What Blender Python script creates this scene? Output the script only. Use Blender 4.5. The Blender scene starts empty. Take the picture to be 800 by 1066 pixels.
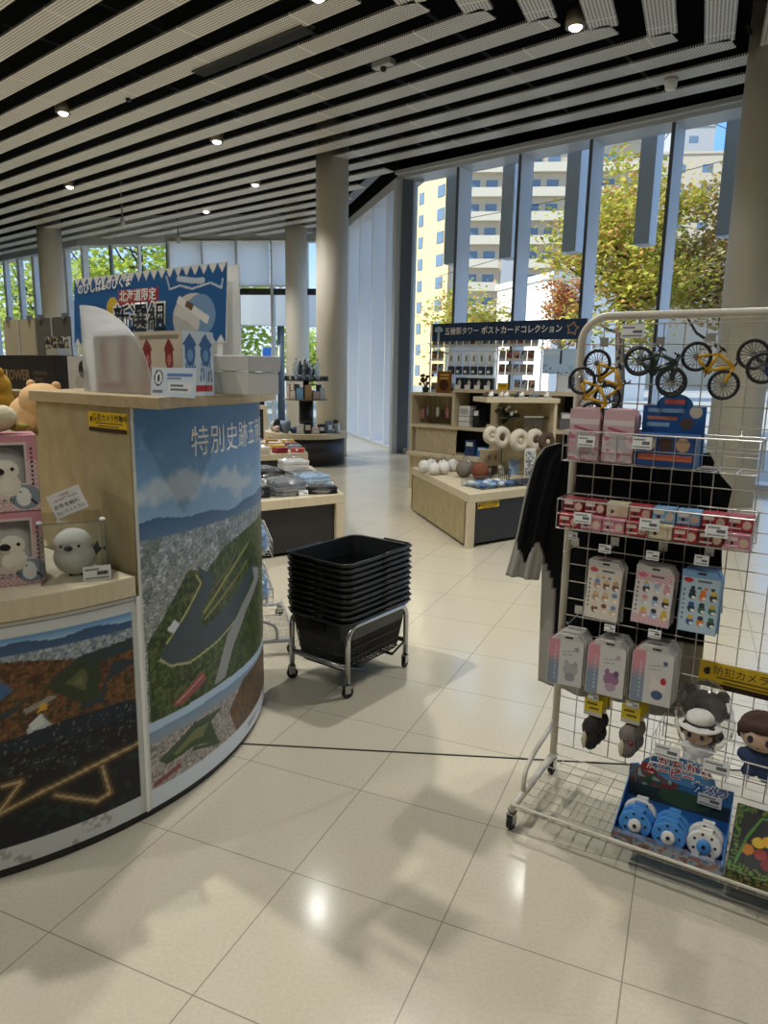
EXPOSURE = 0.0; SKY = 1.5; SUN = 6.5; LAMPK = 0.5
import bpy, bmesh, math, random
import numpy as np
from math import sin, cos, pi, radians, hypot, atan2, sqrt
from mathutils import Matrix, Vector

C = bpy.context.scene.collection
rng = random.Random(7)

# ------------------------------------------------------------------ materials
def lin(c):
    return tuple((x / 12.92 if x <= 0.04045 else ((x + 0.055) / 1.055) ** 2.4) for x in c)
def hx(r, g, b):
    return lin((r / 255, g / 255, b / 255))
MATS = {}
def mat(name, rgb=(200, 200, 200), rough=0.5, metal=0.0, noise=0.0, scale=20.0, spec=0.5, bump=0.0, emit=None, es=0.0, trans=0.0, coat=0.0):
    if name in MATS: return MATS[name]
    m = bpy.data.materials.new(name); m.use_nodes = True
    nt = m.node_tree; b = nt.nodes['Principled BSDF']
    col = hx(*rgb)
    b.inputs['Base Color'].default_value = (*col, 1)
    b.inputs['Roughness'].default_value = rough
    b.inputs['Metallic'].default_value = metal
    b.inputs['Specular IOR Level'].default_value = spec
    b.inputs['Coat Weight'].default_value = coat
    if emit:
        b.inputs['Emission Color'].default_value = (*hx(*emit), 1); b.inputs['Emission Strength'].default_value = es
    tc = nt.nodes.new('ShaderNodeTexCoord')
    nz = nt.nodes.new('ShaderNodeTexNoise'); nz.inputs['Scale'].default_value = scale; nz.inputs['Detail'].default_value = 4
    nt.links.new(tc.outputs['Object'], nz.inputs['Vector'])
    if noise:
        mx = nt.nodes.new('ShaderNodeMix'); mx.data_type = 'RGBA'
        mx.inputs[6].default_value = (*[c * (1 - noise) for c in col], 1)
        mx.inputs[7].default_value = (*[min(1, c * (1 + noise)) for c in col], 1)
        nt.links.new(nz.outputs['Fac'], mx.inputs[0]); nt.links.new(mx.outputs[2], b.inputs['Base Color'])
    if bump:
        bp = nt.nodes.new('ShaderNodeBump'); bp.inputs['Strength'].default_value = bump; bp.inputs['Distance'].default_value = 0.01
        nt.links.new(nz.outputs['Fac'], bp.inputs['Height']); nt.links.new(bp.outputs[0], b.inputs['Normal'])
    MATS[name] = m
    return m
def paint_mat(name='printed', rough=0.45, spec=0.4):
    if name in MATS: return MATS[name]
    m = bpy.data.materials.new(name); m.use_nodes = True; nt = m.node_tree; b = nt.nodes['Principled BSDF']
    a = nt.nodes.new('ShaderNodeAttribute'); a.attribute_name = 'paint'
    nt.links.new(a.outputs['Color'], b.inputs['Base Color'])
    b.inputs['Roughness'].default_value = rough; b.inputs['Specular IOR Level'].default_value = spec
    MATS[name] = m; return m
def glass_mat(name, tint=(235, 245, 250), refl=0.06, milky=0.0, rough=0.02):
    if name in MATS: return MATS[name]
    m = bpy.data.materials.new(name); m.use_nodes = True; nt = m.node_tree; nt.nodes.clear()
    out = nt.nodes.new('ShaderNodeOutputMaterial')
    tr = nt.nodes.new('ShaderNodeBsdfTransparent'); tr.inputs[0].default_value = (*hx(*tint), 1)
    gl = nt.nodes.new('ShaderNodeBsdfGlossy'); gl.inputs['Roughness'].default_value = rough
    lw = nt.nodes.new('ShaderNodeFresnel'); lw.inputs['IOR'].default_value = 1.45
    mu = nt.nodes.new('ShaderNodeMath'); mu.operation = 'MULTIPLY'; mu.inputs[1].default_value = refl / 0.04
    mu.use_clamp = True
    mx = nt.nodes.new('ShaderNodeMixShader')
    geo = nt.nodes.new('ShaderNodeNewGeometry')
    nb = nt.nodes.new('ShaderNodeMath'); nb.operation = 'SUBTRACT'; nb.inputs[0].default_value = 1.0
    nt.links.new(geo.outputs['Backfacing'], nb.inputs[1])
    m2 = nt.nodes.new('ShaderNodeMath'); m2.operation = 'MULTIPLY'
    nt.links.new(lw.outputs[0], mu.inputs[0]); nt.links.new(mu.outputs[0], m2.inputs[0]); nt.links.new(nb.outputs[0], m2.inputs[1])
    nt.links.new(m2.outputs[0], mx.inputs[0])
    nt.links.new(tr.outputs[0], mx.inputs[1]); nt.links.new(gl.outputs[0], mx.inputs[2])
    last = mx
    if milky:
        df = nt.nodes.new('ShaderNodeBsdfDiffuse'); df.inputs[0].default_value = (.93, .94, .95, 1)
        tl = nt.nodes.new('ShaderNodeBsdfTranslucent'); tl.inputs[0].default_value = (.95, .96, .97, 1)
        md = nt.nodes.new('ShaderNodeMixShader'); md.inputs[0].default_value = .7
        nt.links.new(df.outputs[0], md.inputs[1]); nt.links.new(tl.outputs[0], md.inputs[2])
        ms = nt.nodes.new('ShaderNodeMixShader'); ms.inputs[0].default_value = milky
        nt.links.new(mx.outputs[0], ms.inputs[1]); nt.links.new(md.outputs[0], ms.inputs[2]); last = ms
    nt.links.new(last.outputs[0], out.inputs[0])
    MATS[name] = m; return m
def leaf_mat(name, cols):
    m = bpy.data.materials.new(name); m.use_nodes = True; nt = m.node_tree; nt.nodes.clear()
    out = nt.nodes.new('ShaderNodeOutputMaterial')
    geo = nt.nodes.new('ShaderNodeNewGeometry'); rp = nt.nodes.new('ShaderNodeValToRGB')
    nt.links.new(geo.outputs['Random Per Island'], rp.inputs[0])
    el = rp.color_ramp.elements
    el[0].position = 0; el[0].color = (*hx(*cols[0]), 1); el[1].position = 1; el[1].color = (*hx(*cols[-1]), 1)
    for i, c in enumerate(cols[1:-1]):
        e = el.new((i + 1) / (len(cols) - 1)); e.color = (*hx(*c), 1)
    d = nt.nodes.new('ShaderNodeBsdfDiffuse'); t = nt.nodes.new('ShaderNodeBsdfTranslucent'); x = nt.nodes.new('ShaderNodeMixShader'); x.inputs[0].default_value = .4
    for n in (d, t): nt.links.new(rp.outputs[0], n.inputs[0])
    nt.links.new(d.outputs[0], x.inputs[1]); nt.links.new(t.outputs[0], x.inputs[2]); nt.links.new(x.outputs[0], out.inputs[0])
    return m

# ------------------------------------------------------------------ geometry helpers
class MB:
    def __init__(s): s.v = []; s.f = []
    def add(s, vs, fs):
        n = len(s.v); s.v += [tuple(v) for v in vs]; s.f += [tuple(i + n for i in f) for f in fs]; return s
    def box(s, cx, cy, cz, sx, sy, sz, rz=0.0, rx=0.0, ry=0.0):
        M = Matrix.Translation((cx, cy, cz)) @ Matrix.Rotation(rz, 4, 'Z') @ Matrix.Rotation(ry, 4, 'Y') @ Matrix.Rotation(rx, 4, 'X')
        vs = [M @ Vector((a * sx / 2, b * sy / 2, c * sz / 2)) for a in (-1, 1) for b in (-1, 1) for c in (-1, 1)]
        return s.add(vs, [(0, 1, 3, 2), (4, 6, 7, 5), (0, 4, 5, 1), (2, 3, 7, 6), (0, 2, 6, 4), (1, 5, 7, 3)])
    def b2(s, x0, x1, y0, y1, z0, z1): return s.box((x0 + x1) / 2, (y0 + y1) / 2, (z0 + z1) / 2, x1 - x0, y1 - y0, z1 - z0)
    def prism(s, poly, z0, z1):
        n = len(poly)
        vs = [(x, y, z0) for x, y in poly] + [(x, y, z1) for x, y in poly]
        return s.add(vs, [tuple(range(n))[::-1], tuple(range(n, 2 * n))] + [(i, (i + 1) % n, n + (i + 1) % n, n + i) for i in range(n)])
    def slab(s, poly, y0, y1):          # outline in x,z given a thickness along y
        n = len(poly)
        vs = [(x, y0, z) for x, z in poly] + [(x, y1, z) for x, z in poly]
        return s.add(vs, [tuple(range(n)), tuple(range(n, 2 * n))[::-1]] + [(i, n + i, n + (i + 1) % n, (i + 1) % n) for i in range(n)])
    def tube(s, pts, r, seg=8, closed=False):
        pts = [Vector(p) for p in pts]; n = len(pts); rings = []
        up = None
        for i, p in enumerate(pts):
            a = pts[(i - 1) % n] if (i > 0 or closed) else p; b = pts[(i + 1) % n] if (i < n - 1 or closed) else p
            d = (b - a).normalized()
            if up is None:
                up = Vector((0, 0, 1)) if abs(d.z) < .9 else Vector((1, 0, 0))
            sd = d.cross(up)
            if sd.length < 1e-4: sd = d.cross(Vector((0.3, 1, 0.1)))
            sd.normalize(); u2 = sd.cross(d).normalized(); up = u2
            rr = r[i] if isinstance(r, (list, tuple)) else r
            rings.append([p + (sd * cos(2 * pi * k / seg) + u2 * sin(2 * pi * k / seg)) * rr for k in range(seg)])
        vs = [v for g in rings for v in g]; fs = []
        for i in range(n if closed else n - 1):
            for k in range(seg):
                fs.append((i * seg + k, i * seg + (k + 1) % seg, ((i + 1) % n) * seg + (k + 1) % seg, ((i + 1) % n) * seg + k))
        if not closed: fs += [tuple(range(seg))[::-1], tuple((n - 1) * seg + k for k in range(seg))]
        return s.add(vs, fs)
    def lathe(s, prof, seg=24, c=(0, 0, 0), a0=0.0, a1=2 * pi):
        full = abs(a1 - a0 - 2 * pi) < 1e-6; ns = seg if full else seg + 1
        vs = [(c[0] + r * cos(a0 + (a1 - a0) * k / seg), c[1] + r * sin(a0 + (a1 - a0) * k / seg), c[2] + z) for r, z in prof for k in range(ns)]
        fs = []
        for i in range(len(prof) - 1):
            for k in range(seg):
                k2 = (k + 1) % ns; fs.append((i * ns + k, i * ns + k2, (i + 1) * ns + k2, (i + 1) * ns + k))
        if full:
            fs += [tuple(range(ns))[::-1], tuple((len(prof) - 1) * ns + k for k in range(ns))]
        return s.add(vs, fs)
    def disc(s, c, r, h, axis='Z', seg=20):      # short cylinder centred on c
        vs = []
        for e in (-h / 2, h / 2):
            for k in range(seg):
                a = 2 * pi * k / seg; u, v = r * cos(a), r * sin(a)
                p = {'Z': (u, v, e), 'Y': (u, e, v), 'X': (e, u, v)}[axis]
                vs.append((c[0] + p[0], c[1] + p[1], c[2] + p[2]))
        return s.add(vs, [tuple(range(seg))[::-1], tuple(range(seg, 2 * seg))] + [(k, (k + 1) % seg, seg + (k + 1) % seg, seg + k) for k in range(seg)])
    def blob(s, ells, c, seg=28, rings=18, fuzz=0.0, seed=1):
        r_ = random.Random(seed); vs = []; fs = []
        def R(d):
            best = 0.002
            for (ec, er) in ells:
                o = [(c[i] - ec[i]) / er[i] for i in range(3)]; q = [d[i] / er[i] for i in range(3)]
                A = sum(x * x for x in q); B = sum(o[i] * q[i] for i in range(3)); Cc = sum(x * x for x in o) - 1
                D = B * B - A * Cc
                if D > 0: best = max(best, (-B + sqrt(D)) / A)
            return best
        for i in range(rings + 1):
            th = pi * i / rings
            for k in range(seg):
                ph = 2 * pi * k / seg; d = (sin(th) * cos(ph), sin(th) * sin(ph), cos(th))
                t = R(d) * (1 + fuzz * r_.uniform(-1, 1)); vs.append(tuple(c[j] + d[j] * t for j in range(3)))
        for i in range(rings):
            for k in range(seg): fs.append((i * seg + k, (i + 1) * seg + k, (i + 1) * seg + (k + 1) % seg, i * seg + (k + 1) % seg))
        return s.add(vs, fs)
    def ell(s, c, r, seg=16, rings=10): return s.blob([(c, r)], c, seg, rings)
    def torus(s, c, R, r, axis='Z', seg=24, sub=8, a0=0, a1=2 * pi):
        full = abs(a1 - a0 - 2 * pi) < 1e-6; n = seg if full else seg + 1
        pts = []
        for k in range(n):
            a = a0 + (a1 - a0) * k / seg; u, v = R * cos(a), R * sin(a)
            p = {'Z': (u, v, 0), 'Y': (u, 0, v), 'X': (0, u, v)}[axis]; pts.append((c[0] + p[0], c[1] + p[1], c[2] + p[2]))
        return s.tube(pts, r, sub, closed=full)
    def build(s, name, m, parent=None, smooth=False, bevel=0.0):
        me = bpy.data.meshes.new(name); me.from_pydata(s.v, [], s.f)
        bm = bmesh.new(); bm.from_mesh(me); bmesh.ops.recalc_face_normals(bm, faces=bm.faces); bm.to_mesh(me); bm.free()
        me.materials.append(m)
        if smooth:
            for p in me.polygons: p.use_smooth = True
        o = bpy.data.objects.new(name, me); C.objects.link(o)
        if parent: o.parent = parent
        if bevel:
            b = o.modifiers.new('bevel', 'BEVEL'); b.width = bevel; b.segments = 2; b.limit_method = 'ANGLE'
        if smooth == 'auto':
            pass
        return o

def tag(o, label=None, cat=None, group=None, kind=None):
    if label: o['label'] = label
    if cat: o['category'] = cat
    if group: o['group'] = group
    if kind: o['kind'] = kind
    return o
def thing(name, label, cat, loc=(0, 0, 0), rz=0.0, group=None, rx=0.0, ry=0.0):
    o = bpy.data.objects.new(name, None); C.objects.link(o); o.empty_display_size = .05
    o.location = loc; o.rotation_euler = (rx, ry, rz)
    return tag(o, label, cat, group)
def place(o, loc, rz=0.0, rx=0.0, ry=0.0):
    o.location = loc; o.rotation_euler = (rx, ry, rz); return o
def copy_tree(o, parent=None):
    c = o.copy(); C.objects.link(c)
    if parent: c.parent = parent
    for ch in list(o.children): copy_tree(ch, c)
    return c
def dup(src, loc, rz, label, group=None, rx=0.0, ry=0.0, sc=None):
    c = copy_tree(src); c.location = loc; c.rotation_euler = (rx, ry, rz); c['label'] = label
    if group: c['group'] = group
    if sc: c.scale = sc
    return c
def struct(o): o['kind'] = 'structure'; return o

# ------------------------------------------------------------------ printed pictures
class Art:
    """colour grid in the printed sheet's own coordinates (x to the right, y up, in metres)"""
    def __init__(s, x0, x1, y0, y1, nx, ny):
        s.x0, s.x1, s.y0, s.y1, s.nx, s.ny = x0, x1, y0, y1, nx, ny
        s.X, s.Y = np.meshgrid(np.linspace(x0, x1, nx), np.linspace(y0, y1, ny))
        s.c = np.ones((ny, nx, 3))
    def put(s, m, col, a=1.0):
        col = np.array(col, float) / 255; s.c[m] = s.c[m] * (1 - a) + col * a; return s
    def fill(s, col): s.c[:] = np.array(col) / 255; return s
    def vgrad(s, y0, y1, c0, c1, m=None):
        t = np.clip((s.Y - y0) / (y1 - y0), 0, 1)[..., None]
        g = (np.array(c0) * (1 - t) + np.array(c1) * t) / 255
        mm = (s.Y >= min(y0, y1)) & (s.Y <= max(y0, y1)) if m is None else m
        s.c[mm] = g[mm]; return s
    def rect(s, x0, x1, y0, y1, col, a=1.0): return s.put((s.X >= x0) & (s.X <= x1) & (s.Y >= y0) & (s.Y <= y1), col, a)
    def ell(s, cx, cy, rx, ry, col, a=1.0): return s.put(((s.X - cx) / rx) ** 2 + ((s.Y - cy) / ry) ** 2 <= 1, col, a)
    def inside(s, pts):
        m = np.zeros(s.X.shape, bool); n = len(pts)
        for i in range(n):
            (xa, ya), (xb, yb) = pts[i], pts[(i + 1) % n]
            if ya == yb: continue
            k = ((ya > s.Y) != (yb > s.Y)) & (s.X < (xb - xa) * (s.Y - ya) / (yb - ya) + xa); m ^= k
        return m
    def poly(s, pts, col, a=1.0): return s.put(s.inside(pts), col, a)
    def line(s, pts, w, col, a=1.0):
        for (xa, ya), (xb, yb) in zip(pts[:-1], pts[1:]):
            d2 = (xb - xa) ** 2 + (yb - ya) ** 2 or 1e-9
            t = np.clip(((s.X - xa) * (xb - xa) + (s.Y - ya) * (yb - ya)) / d2, 0, 1)
            s.put((s.X - xa - t * (xb - xa)) ** 2 + (s.Y - ya - t * (yb - ya)) ** 2 <= w * w / 4, col, a)
        return s
    def noise(s, cell, seed):
        r = np.random.RandomState(seed)
        gx = (s.X - s.x0) / cell; gy = (s.Y - s.y0) / cell
        n = r.rand(int(gy.max()) + 3, int(gx.max()) + 3)
        ix, iy = gx.astype(int), gy.astype(int); fx, fy = gx - ix, gy - iy
        fx = fx * fx * (3 - 2 * fx); fy = fy * fy * (3 - 2 * fy)
        return (n[iy, ix] * (1 - fx) + n[iy, ix + 1] * fx) * (1 - fy) + (n[iy + 1, ix] * (1 - fx) + n[iy + 1, ix + 1] * fx) * fy
    def speckle(s, m, cols, cell, seed):
        n = s.noise(cell, seed); n2 = (n - n.min()) / (np.ptp(n) + 1e-9) * len(cols)
        for i, c in enumerate(cols): s.put(m & (n2 >= i) & (n2 < i + 1.001), c)
        return s
    def build(s, name, parent=None, mp=None, m=None):
        """mp maps (x, y) arrays to 3-D; default is a sheet facing -y"""
        X, Y = s.X.ravel(), s.Y.ravel()
        P = np.stack([X, np.zeros_like(X), Y], 1) if mp is None else mp(X, Y)
        me = bpy.data.meshes.new(name); nx, ny = s.nx, s.ny
        i = np.arange((nx - 1) * (ny - 1)); r = i // (nx - 1); cc = i % (nx - 1); a = r * nx + cc
        F = np.stack([a, a + 1, a + nx + 1, a + nx], 1)
        me.from_pydata(P.tolist(), [], F.tolist())
        c = s.c.reshape(-1, 3); c = np.where(c <= 0.04045, c / 12.92, ((c + 0.055) / 1.055) ** 2.4)
        at = me.color_attributes.new('paint', 'FLOAT_COLOR', 'POINT')
        at.data.foreach_set('color', np.concatenate([c, np.ones((len(c), 1))], 1).astype(np.float32).ravel())
        me.materials.append(m or paint_mat())
        for p in me.polygons: p.use_smooth = True
        o = bpy.data.objects.new(name, me); C.objects.link(o)
        if parent: o.parent = parent
        return o
def sheet(dx=0, dy=-.001, dz=0):
    return lambda X, Y: np.stack([X + dx, np.full_like(X, dy), Y + dz], 1)
DG = None
def lettering(body, size, m, parent, x, z, y=-.002, align='CENTER', sx=1.0, mp=None, bold=0.0, rot=0.0, name='lettering', shear=0.0, space=1.0):
    cu = bpy.data.curves.new('t', 'FONT'); cu.body = body; cu.size = size; cu.align_x = align; cu.align_y = 'CENTER'
    cu.offset = bold; cu.resolution_u = 2; cu.shear = shear; cu.space_character = space
    o = bpy.data.objects.new('t', cu); C.objects.link(o)
    dg = bpy.context.evaluated_depsgraph_get(); dg.update()
    me = bpy.data.meshes.new_from_object(o.evaluated_get(dg)); bpy.data.objects.remove(o)
    n = len(me.vertices); co = np.zeros(n * 3, np.float32); me.vertices.foreach_get('co', co); co = co.reshape(-1, 3)
    a = co[:, 0] * sx; b = co[:, 1].copy(); cr, sr = cos(rot), sin(rot)
    X = a * cr - b * sr + x; Y = a * sr + b * cr + z
    P = np.stack([X, np.full_like(X, y), Y], 1) if mp is None else mp(X, Y)
    me.vertices.foreach_set('co', P.astype(np.float32).ravel()); me.update(); me.name = name
    me.materials.clear(); me.materials.append(m)
    q = bpy.data.objects.new(name, me); C.objects.link(q)
    if parent: q.parent = parent
    return q

def tagart(w, h, seed, nx=26, ny=16):
    a = Art(-w / 2, w / 2, 0, h, nx, ny).fill((226, 228, 226)); r = random.Random(seed)
    a.rect(-w * .42, w * r.uniform(.0, .3), h * .72, h * .84, (120, 120, 120))
    a.rect(w * .0, w * .4, h * .36, h * .6, (95, 95, 95)); a.rect(-w * .42, w * .42, h * .1, h * .22, (140, 140, 140)); return a

# ------------------------------------------------------------------ common materials
WHITE = mat('white_paint', (226, 226, 222), .45, noise=.03)
CREAM = mat('cream_metal', (206, 200, 184), .35, noise=.04)
WIRE = mat('bright_wire', (196, 196, 190), .3, .6, noise=.05)
WWIRE = mat('white_wire', (218, 216, 208), .4, noise=.04)
CHROME = mat('chrome', (190, 190, 188), .22, .9, noise=.05)
BLACKP = mat('black_plastic', (26, 28, 30), .38, noise=.2)
RUBBER = mat('black_rubber', (22, 22, 22), .6, noise=.2)
GREY = mat('grey_metal', (120, 124, 128), .4, .3, noise=.05)
LGREY = mat('light_grey_plastic', (176, 178, 178), .4, noise=.05)
INK = mat('ink_black', (24, 22, 22), .5, noise=.05)
INKW = mat('ink_white', (238, 238, 234), .5, noise=.02)
ACR = glass_mat('acrylic', (246, 249, 250), .09)
ACRM = glass_mat('hazy_acrylic', (246, 248, 248), .08, milky=.55, rough=.2)
PANE = glass_mat('window_glass', (246, 250, 252), .009)
BAGM = glass_mat('clear_film', (250, 250, 250), .14, milky=.12, rough=.12)
def wood(name, a, b, sc=(3, 40, 3)):
    m = bpy.data.materials.new(name); m.use_nodes = True; nt = m.node_tree; p = nt.nodes['Principled BSDF']
    tc = nt.nodes.new('ShaderNodeTexCoord'); mp = nt.nodes.new('ShaderNodeMapping'); mp.inputs['Scale'].default_value = sc
    n = nt.nodes.new('ShaderNodeTexNoise'); n.inputs['Scale'].default_value = 4; n.inputs['Detail'].default_value = 6; n.inputs['Distortion'].default_value = .6
    n2 = nt.nodes.new('ShaderNodeTexNoise'); n2.inputs['Scale'].default_value = 140; n2.inputs['Detail'].default_value = 2
    r = nt.nodes.new('ShaderNodeValToRGB'); r.color_ramp.elements[0].position = .3; r.color_ramp.elements[1].position = .72
    r.color_ramp.elements[0].color = (*hx(*a), 1); r.color_ramp.elements[1].color = (*hx(*b), 1)
    mx = nt.nodes.new('ShaderNodeMix'); mx.data_type = 'FLOAT'; mx.inputs[0].default_value = .35
    nt.links.new(tc.outputs['Object'], mp.inputs[0]); nt.links.new(mp.outputs[0], n.inputs[0]); nt.links.new(tc.outputs['Object'], n2.inputs[0])
    nt.links.new(n.outputs['Fac'], mx.inputs[2]); nt.links.new(n2.outputs['Fac'], mx.inputs[3])
    nt.links.new(mx.outputs[0], r.inputs[0]); nt.links.new(r.outputs[0], p.inputs['Base Color']); p.inputs['Roughness'].default_value = .5
    MATS[name] = m; return m
PLY = wood('plywood', (150, 136, 96), (182, 168, 126), (3, 3, 2))
PLYL = wood('pale_ply', (196, 182, 150), (214, 202, 174), (2, 14, 2))
PLYE = wood('ply_edge', (170, 150, 112), (196, 178, 140), (6, 6, 6))
DARK = mat('dark_panel', (38, 36, 36), .45, noise=.15)
FLOORBLK = mat('kick_black', (24, 24, 26), .4, noise=.1)

# ================================================================== CAMERA, LIGHT
sc = bpy.context.scene
sc.view_settings.view_transform = 'Standard'; sc.view_settings.look = 'None'
sc.view_settings.gamma = 1.0; sc.view_settings.use_curve_mapping = False
sc.view_settings.exposure = EXPOSURE
cam = bpy.data.cameras.new('camera'); co = bpy.data.objects.new('camera', cam); C.objects.link(co)
cam.sensor_fit = 'HORIZONTAL'; cam.sensor_width = 36; cam.lens = 36 * 738.92 / 800; cam.clip_end = 600; cam.clip_start = .02
PT, RL = 0.19316, 0.01790
fw = Vector((0, cos(PT), -sin(PT))); u0 = Vector((0, sin(PT), cos(PT))); r0 = Vector((1, 0, 0))
rt = cos(RL) * r0 + sin(RL) * u0; up = -sin(RL) * r0 + cos(RL) * u0
M = Matrix.Identity(4)
for i in range(3): M[i][0], M[i][1], M[i][2] = rt[i], up[i], -fw[i]
M.translation = (0, 0, 1.5); co.matrix_world = M; sc.camera = co
sc.cycles.max_bounces = 8; sc.cycles.diffuse_bounces = 4; sc.cycles.glossy_bounces = 4; sc.cycles.transparent_max_bounces = 40
sc.cycles.sample_clamp_indirect = 6; sc.cycles.caustics_reflective = False; sc.cycles.caustics_refractive = False

w = bpy.data.worlds.new('sky'); sc.world = w; w.use_nodes = True; nt = w.node_tree; nt.nodes.clear()
wo = nt.nodes.new('ShaderNodeOutputWorld'); bg = nt.nodes.new('ShaderNodeBackground'); bg.inputs[1].default_value = SKY
tc = nt.nodes.new('ShaderNodeTexCoord'); sp = nt.nodes.new('ShaderNodeSeparateXYZ'); rp = nt.nodes.new('ShaderNodeValToRGB')
e = rp.color_ramp.elements
e[0].position = .0; e[0].color = (.86, .93, 1.0, 1); e[1].position = .6; e[1].color = (.40, .56, .84, 1)
q = e.new(.22); q.color = (.19, .45, .92, 1)
nt.links.new(tc.outputs['Generated'], sp.inputs[0]); nt.links.new(sp.outputs['Z'], rp.inputs[0]); nt.links.new(rp.outputs[0], bg.inputs[0]); nt.links.new(bg.outputs[0], wo.inputs[0])

sl = bpy.data.lights.new('sun', 'SUN'); so = bpy.data.objects.new('sun', sl); C.objects.link(so)
sl.energy = SUN; sl.angle = radians(.6); sl.color = (1, .94, .82)
so.rotation_euler = Vector((.84, .24, -.58)).to_track_quat('-Z', 'Y').to_euler()

def spot(x, y, z, e, ang=120, col=(1, .985, .955), r=.06, blend=.6):
    l = bpy.data.lights.new('downlight', 'SPOT'); l.energy = e; l.spot_size = radians(ang); l.spot_blend = blend; l.shadow_soft_size = r; l.color = col  # same name for seen downlights and for unseen fill spots
    o = bpy.data.objects.new('downlight', l); C.objects.link(o); o.location = (x, y, z)

# ================================================================== ROOM SHELL
HC = 5.0
C1 = (0.24, 13.67); A1 = radians(-40.5); U1 = (cos(A1), sin(A1)); V1 = (-sin(A1), cos(A1))
C2 = (-1.62, 20.0); C3 = (-6.1, 20.6); C4 = (-8.8, 21.3); C5 = (-18.0, 29.0)
E1 = (C1[0] + U1[0] * 13.5, C1[1] + U1[1] * 13.5)
ROOM = [C1, C2, C3, C4, C5, (-18, -5), (E1[0], -5), E1]

fm = bpy.data.materials.new('floor_tile'); fm.use_nodes = True; nt = fm.node_tree; b = nt.nodes['Principled BSDF']
tc = nt.nodes.new('ShaderNodeTexCoord'); mp = nt.nodes.new('ShaderNodeMapping'); mp.vector_type = 'TEXTURE'
mp.inputs['Location'].default_value = (-.886, 1.663, 0); mp.inputs['Rotation'].default_value = (0, 0, radians(-23.26)); mp.inputs['Scale'].default_value = (.4788,) * 3
nt.links.new(tc.outputs['Object'], mp.inputs[0]); sp = nt.nodes.new('ShaderNodeSeparateXYZ'); nt.links.new(mp.outputs[0], sp.inputs[0])
def mth(op, a, bb=None, nt=nt):
    n = nt.nodes.new('ShaderNodeMath'); n.operation = op
    for i, v in enumerate((a, bb)):
        if v is None: continue
        if isinstance(v, (int, float)): n.inputs[i].default_value = v
        else: nt.links.new(v, n.inputs[i])
    return n.outputs[0]
g = None
for ax in ('X', 'Y'):
    f = mth('FRACT', mth('ADD', sp.outputs[ax], 100.5)); d = mth('ABSOLUTE', mth('SUBTRACT', f, .5))
    l = mth('LESS_THAN', d, .0036)
    g = l if g is None else mth('MAXIMUM', g, l)
n1 = nt.nodes.new('ShaderNodeTexNoise'); n1.inputs['Scale'].default_value = 90; n1.inputs['Detail'].default_value = 3; nt.links.new(tc.outputs['Object'], n1.inputs[0])
n2 = nt.nodes.new('ShaderNodeTexNoise'); n2.inputs['Scale'].default_value = 1.3; n2.inputs['Detail'].default_value = 5; nt.links.new(tc.outputs['Object'], n2.inputs[0])
r = nt.nodes.new('ShaderNodeValToRGB'); r.color_ramp.elements[0].position = .3; r.color_ramp.elements[1].position = .7
r.color_ramp.elements[0].color = (*hx(199, 190, 166), 1); r.color_ramp.elements[1].color = (*hx(208, 200, 178), 1); nt.links.new(n1.outputs['Fac'], r.inputs[0])
mx = nt.nodes.new('ShaderNodeMix'); mx.data_type = 'RGBA'; mx.inputs[7].default_value = (*hx(120, 112, 96), 1)
nt.links.new(mth('MULTIPLY', g, .75), mx.inputs[0]); nt.links.new(r.outputs[0], mx.inputs[6]); nt.links.new(mx.outputs[2], b.inputs['Base Color'])
rr = nt.nodes.new('ShaderNodeMapRange'); rr.inputs[1].default_value = .3; rr.inputs[2].default_value = .7; rr.inputs[3].default_value = .10; rr.inputs[4].default_value = .19
nt.links.new(n2.outputs['Fac'], rr.inputs[0]); nt.links.new(rr.outputs[0], b.inputs['Roughness']); b.inputs['Specular IOR Level'].default_value = .8
fl = struct(MB().prism(ROOM, -.15, 0).build('floor', fm))
jt = MB(); jd = ((.56 + .527) , 0)
JA = (-.60, 2.67); JB = (3.2, 2.56 - .15)
struct(MB().tube([(JA[0], JA[1], 0), (JB[0], JB[1], 0)], .0045, 6).build('trim_1', mat('joint_dark', (52, 46, 42), .5, noise=.1)))
CB = mat('ceiling_black', (4, 4, 4), .9, noise=.1, spec=.1)
ceil = struct(MB().prism(ROOM, 5.62, 5.8).build('ceiling', CB))

# perforated slats
sm = bpy.data.materials.new('perforated_slat'); sm.use_nodes = True; nt = sm.node_tree; b = nt.nodes['Principled BSDF']
tc = nt.nodes.new('ShaderNodeTexCoord'); sp = nt.nodes.new('ShaderNodeSeparateXYZ'); nt.links.new(tc.outputs['Object'], sp.inputs[0])
k = 2 * pi / .056
sA = mth('SINE', mth('MULTIPLY', mth('ADD', sp.outputs['X'], mth('MULTIPLY', sp.outputs['Y'], .8, nt), nt), k, nt), None, nt)
sB = mth('SINE', mth('MULTIPLY', mth('SUBTRACT', sp.outputs['X'], mth('MULTIPLY', sp.outputs['Y'], .8, nt), nt), k, nt), None, nt)
hole = mth('GREATER_THAN', mth('MULTIPLY', sA, sB, nt), .22, nt)
fr = mth('ABSOLUTE', mth('SUBTRACT', mth('FRACT', mth('ADD', mth('DIVIDE', sp.outputs['X'], 1.6, nt), 50.0, nt), None, nt), .5, nt), None, nt)
seam = mth('LESS_THAN', fr, .007, nt)
hole = mth('MULTIPLY', hole, mth('SUBTRACT', 1.0, seam, nt), nt)
mx = nt.nodes.new('ShaderNodeMix'); mx.data_type = 'RGBA'; mx.inputs[6].default_value = (*hx(222, 216, 204), 1); mx.inputs[7].default_value = (*hx(70, 68, 66), 1)
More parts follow.
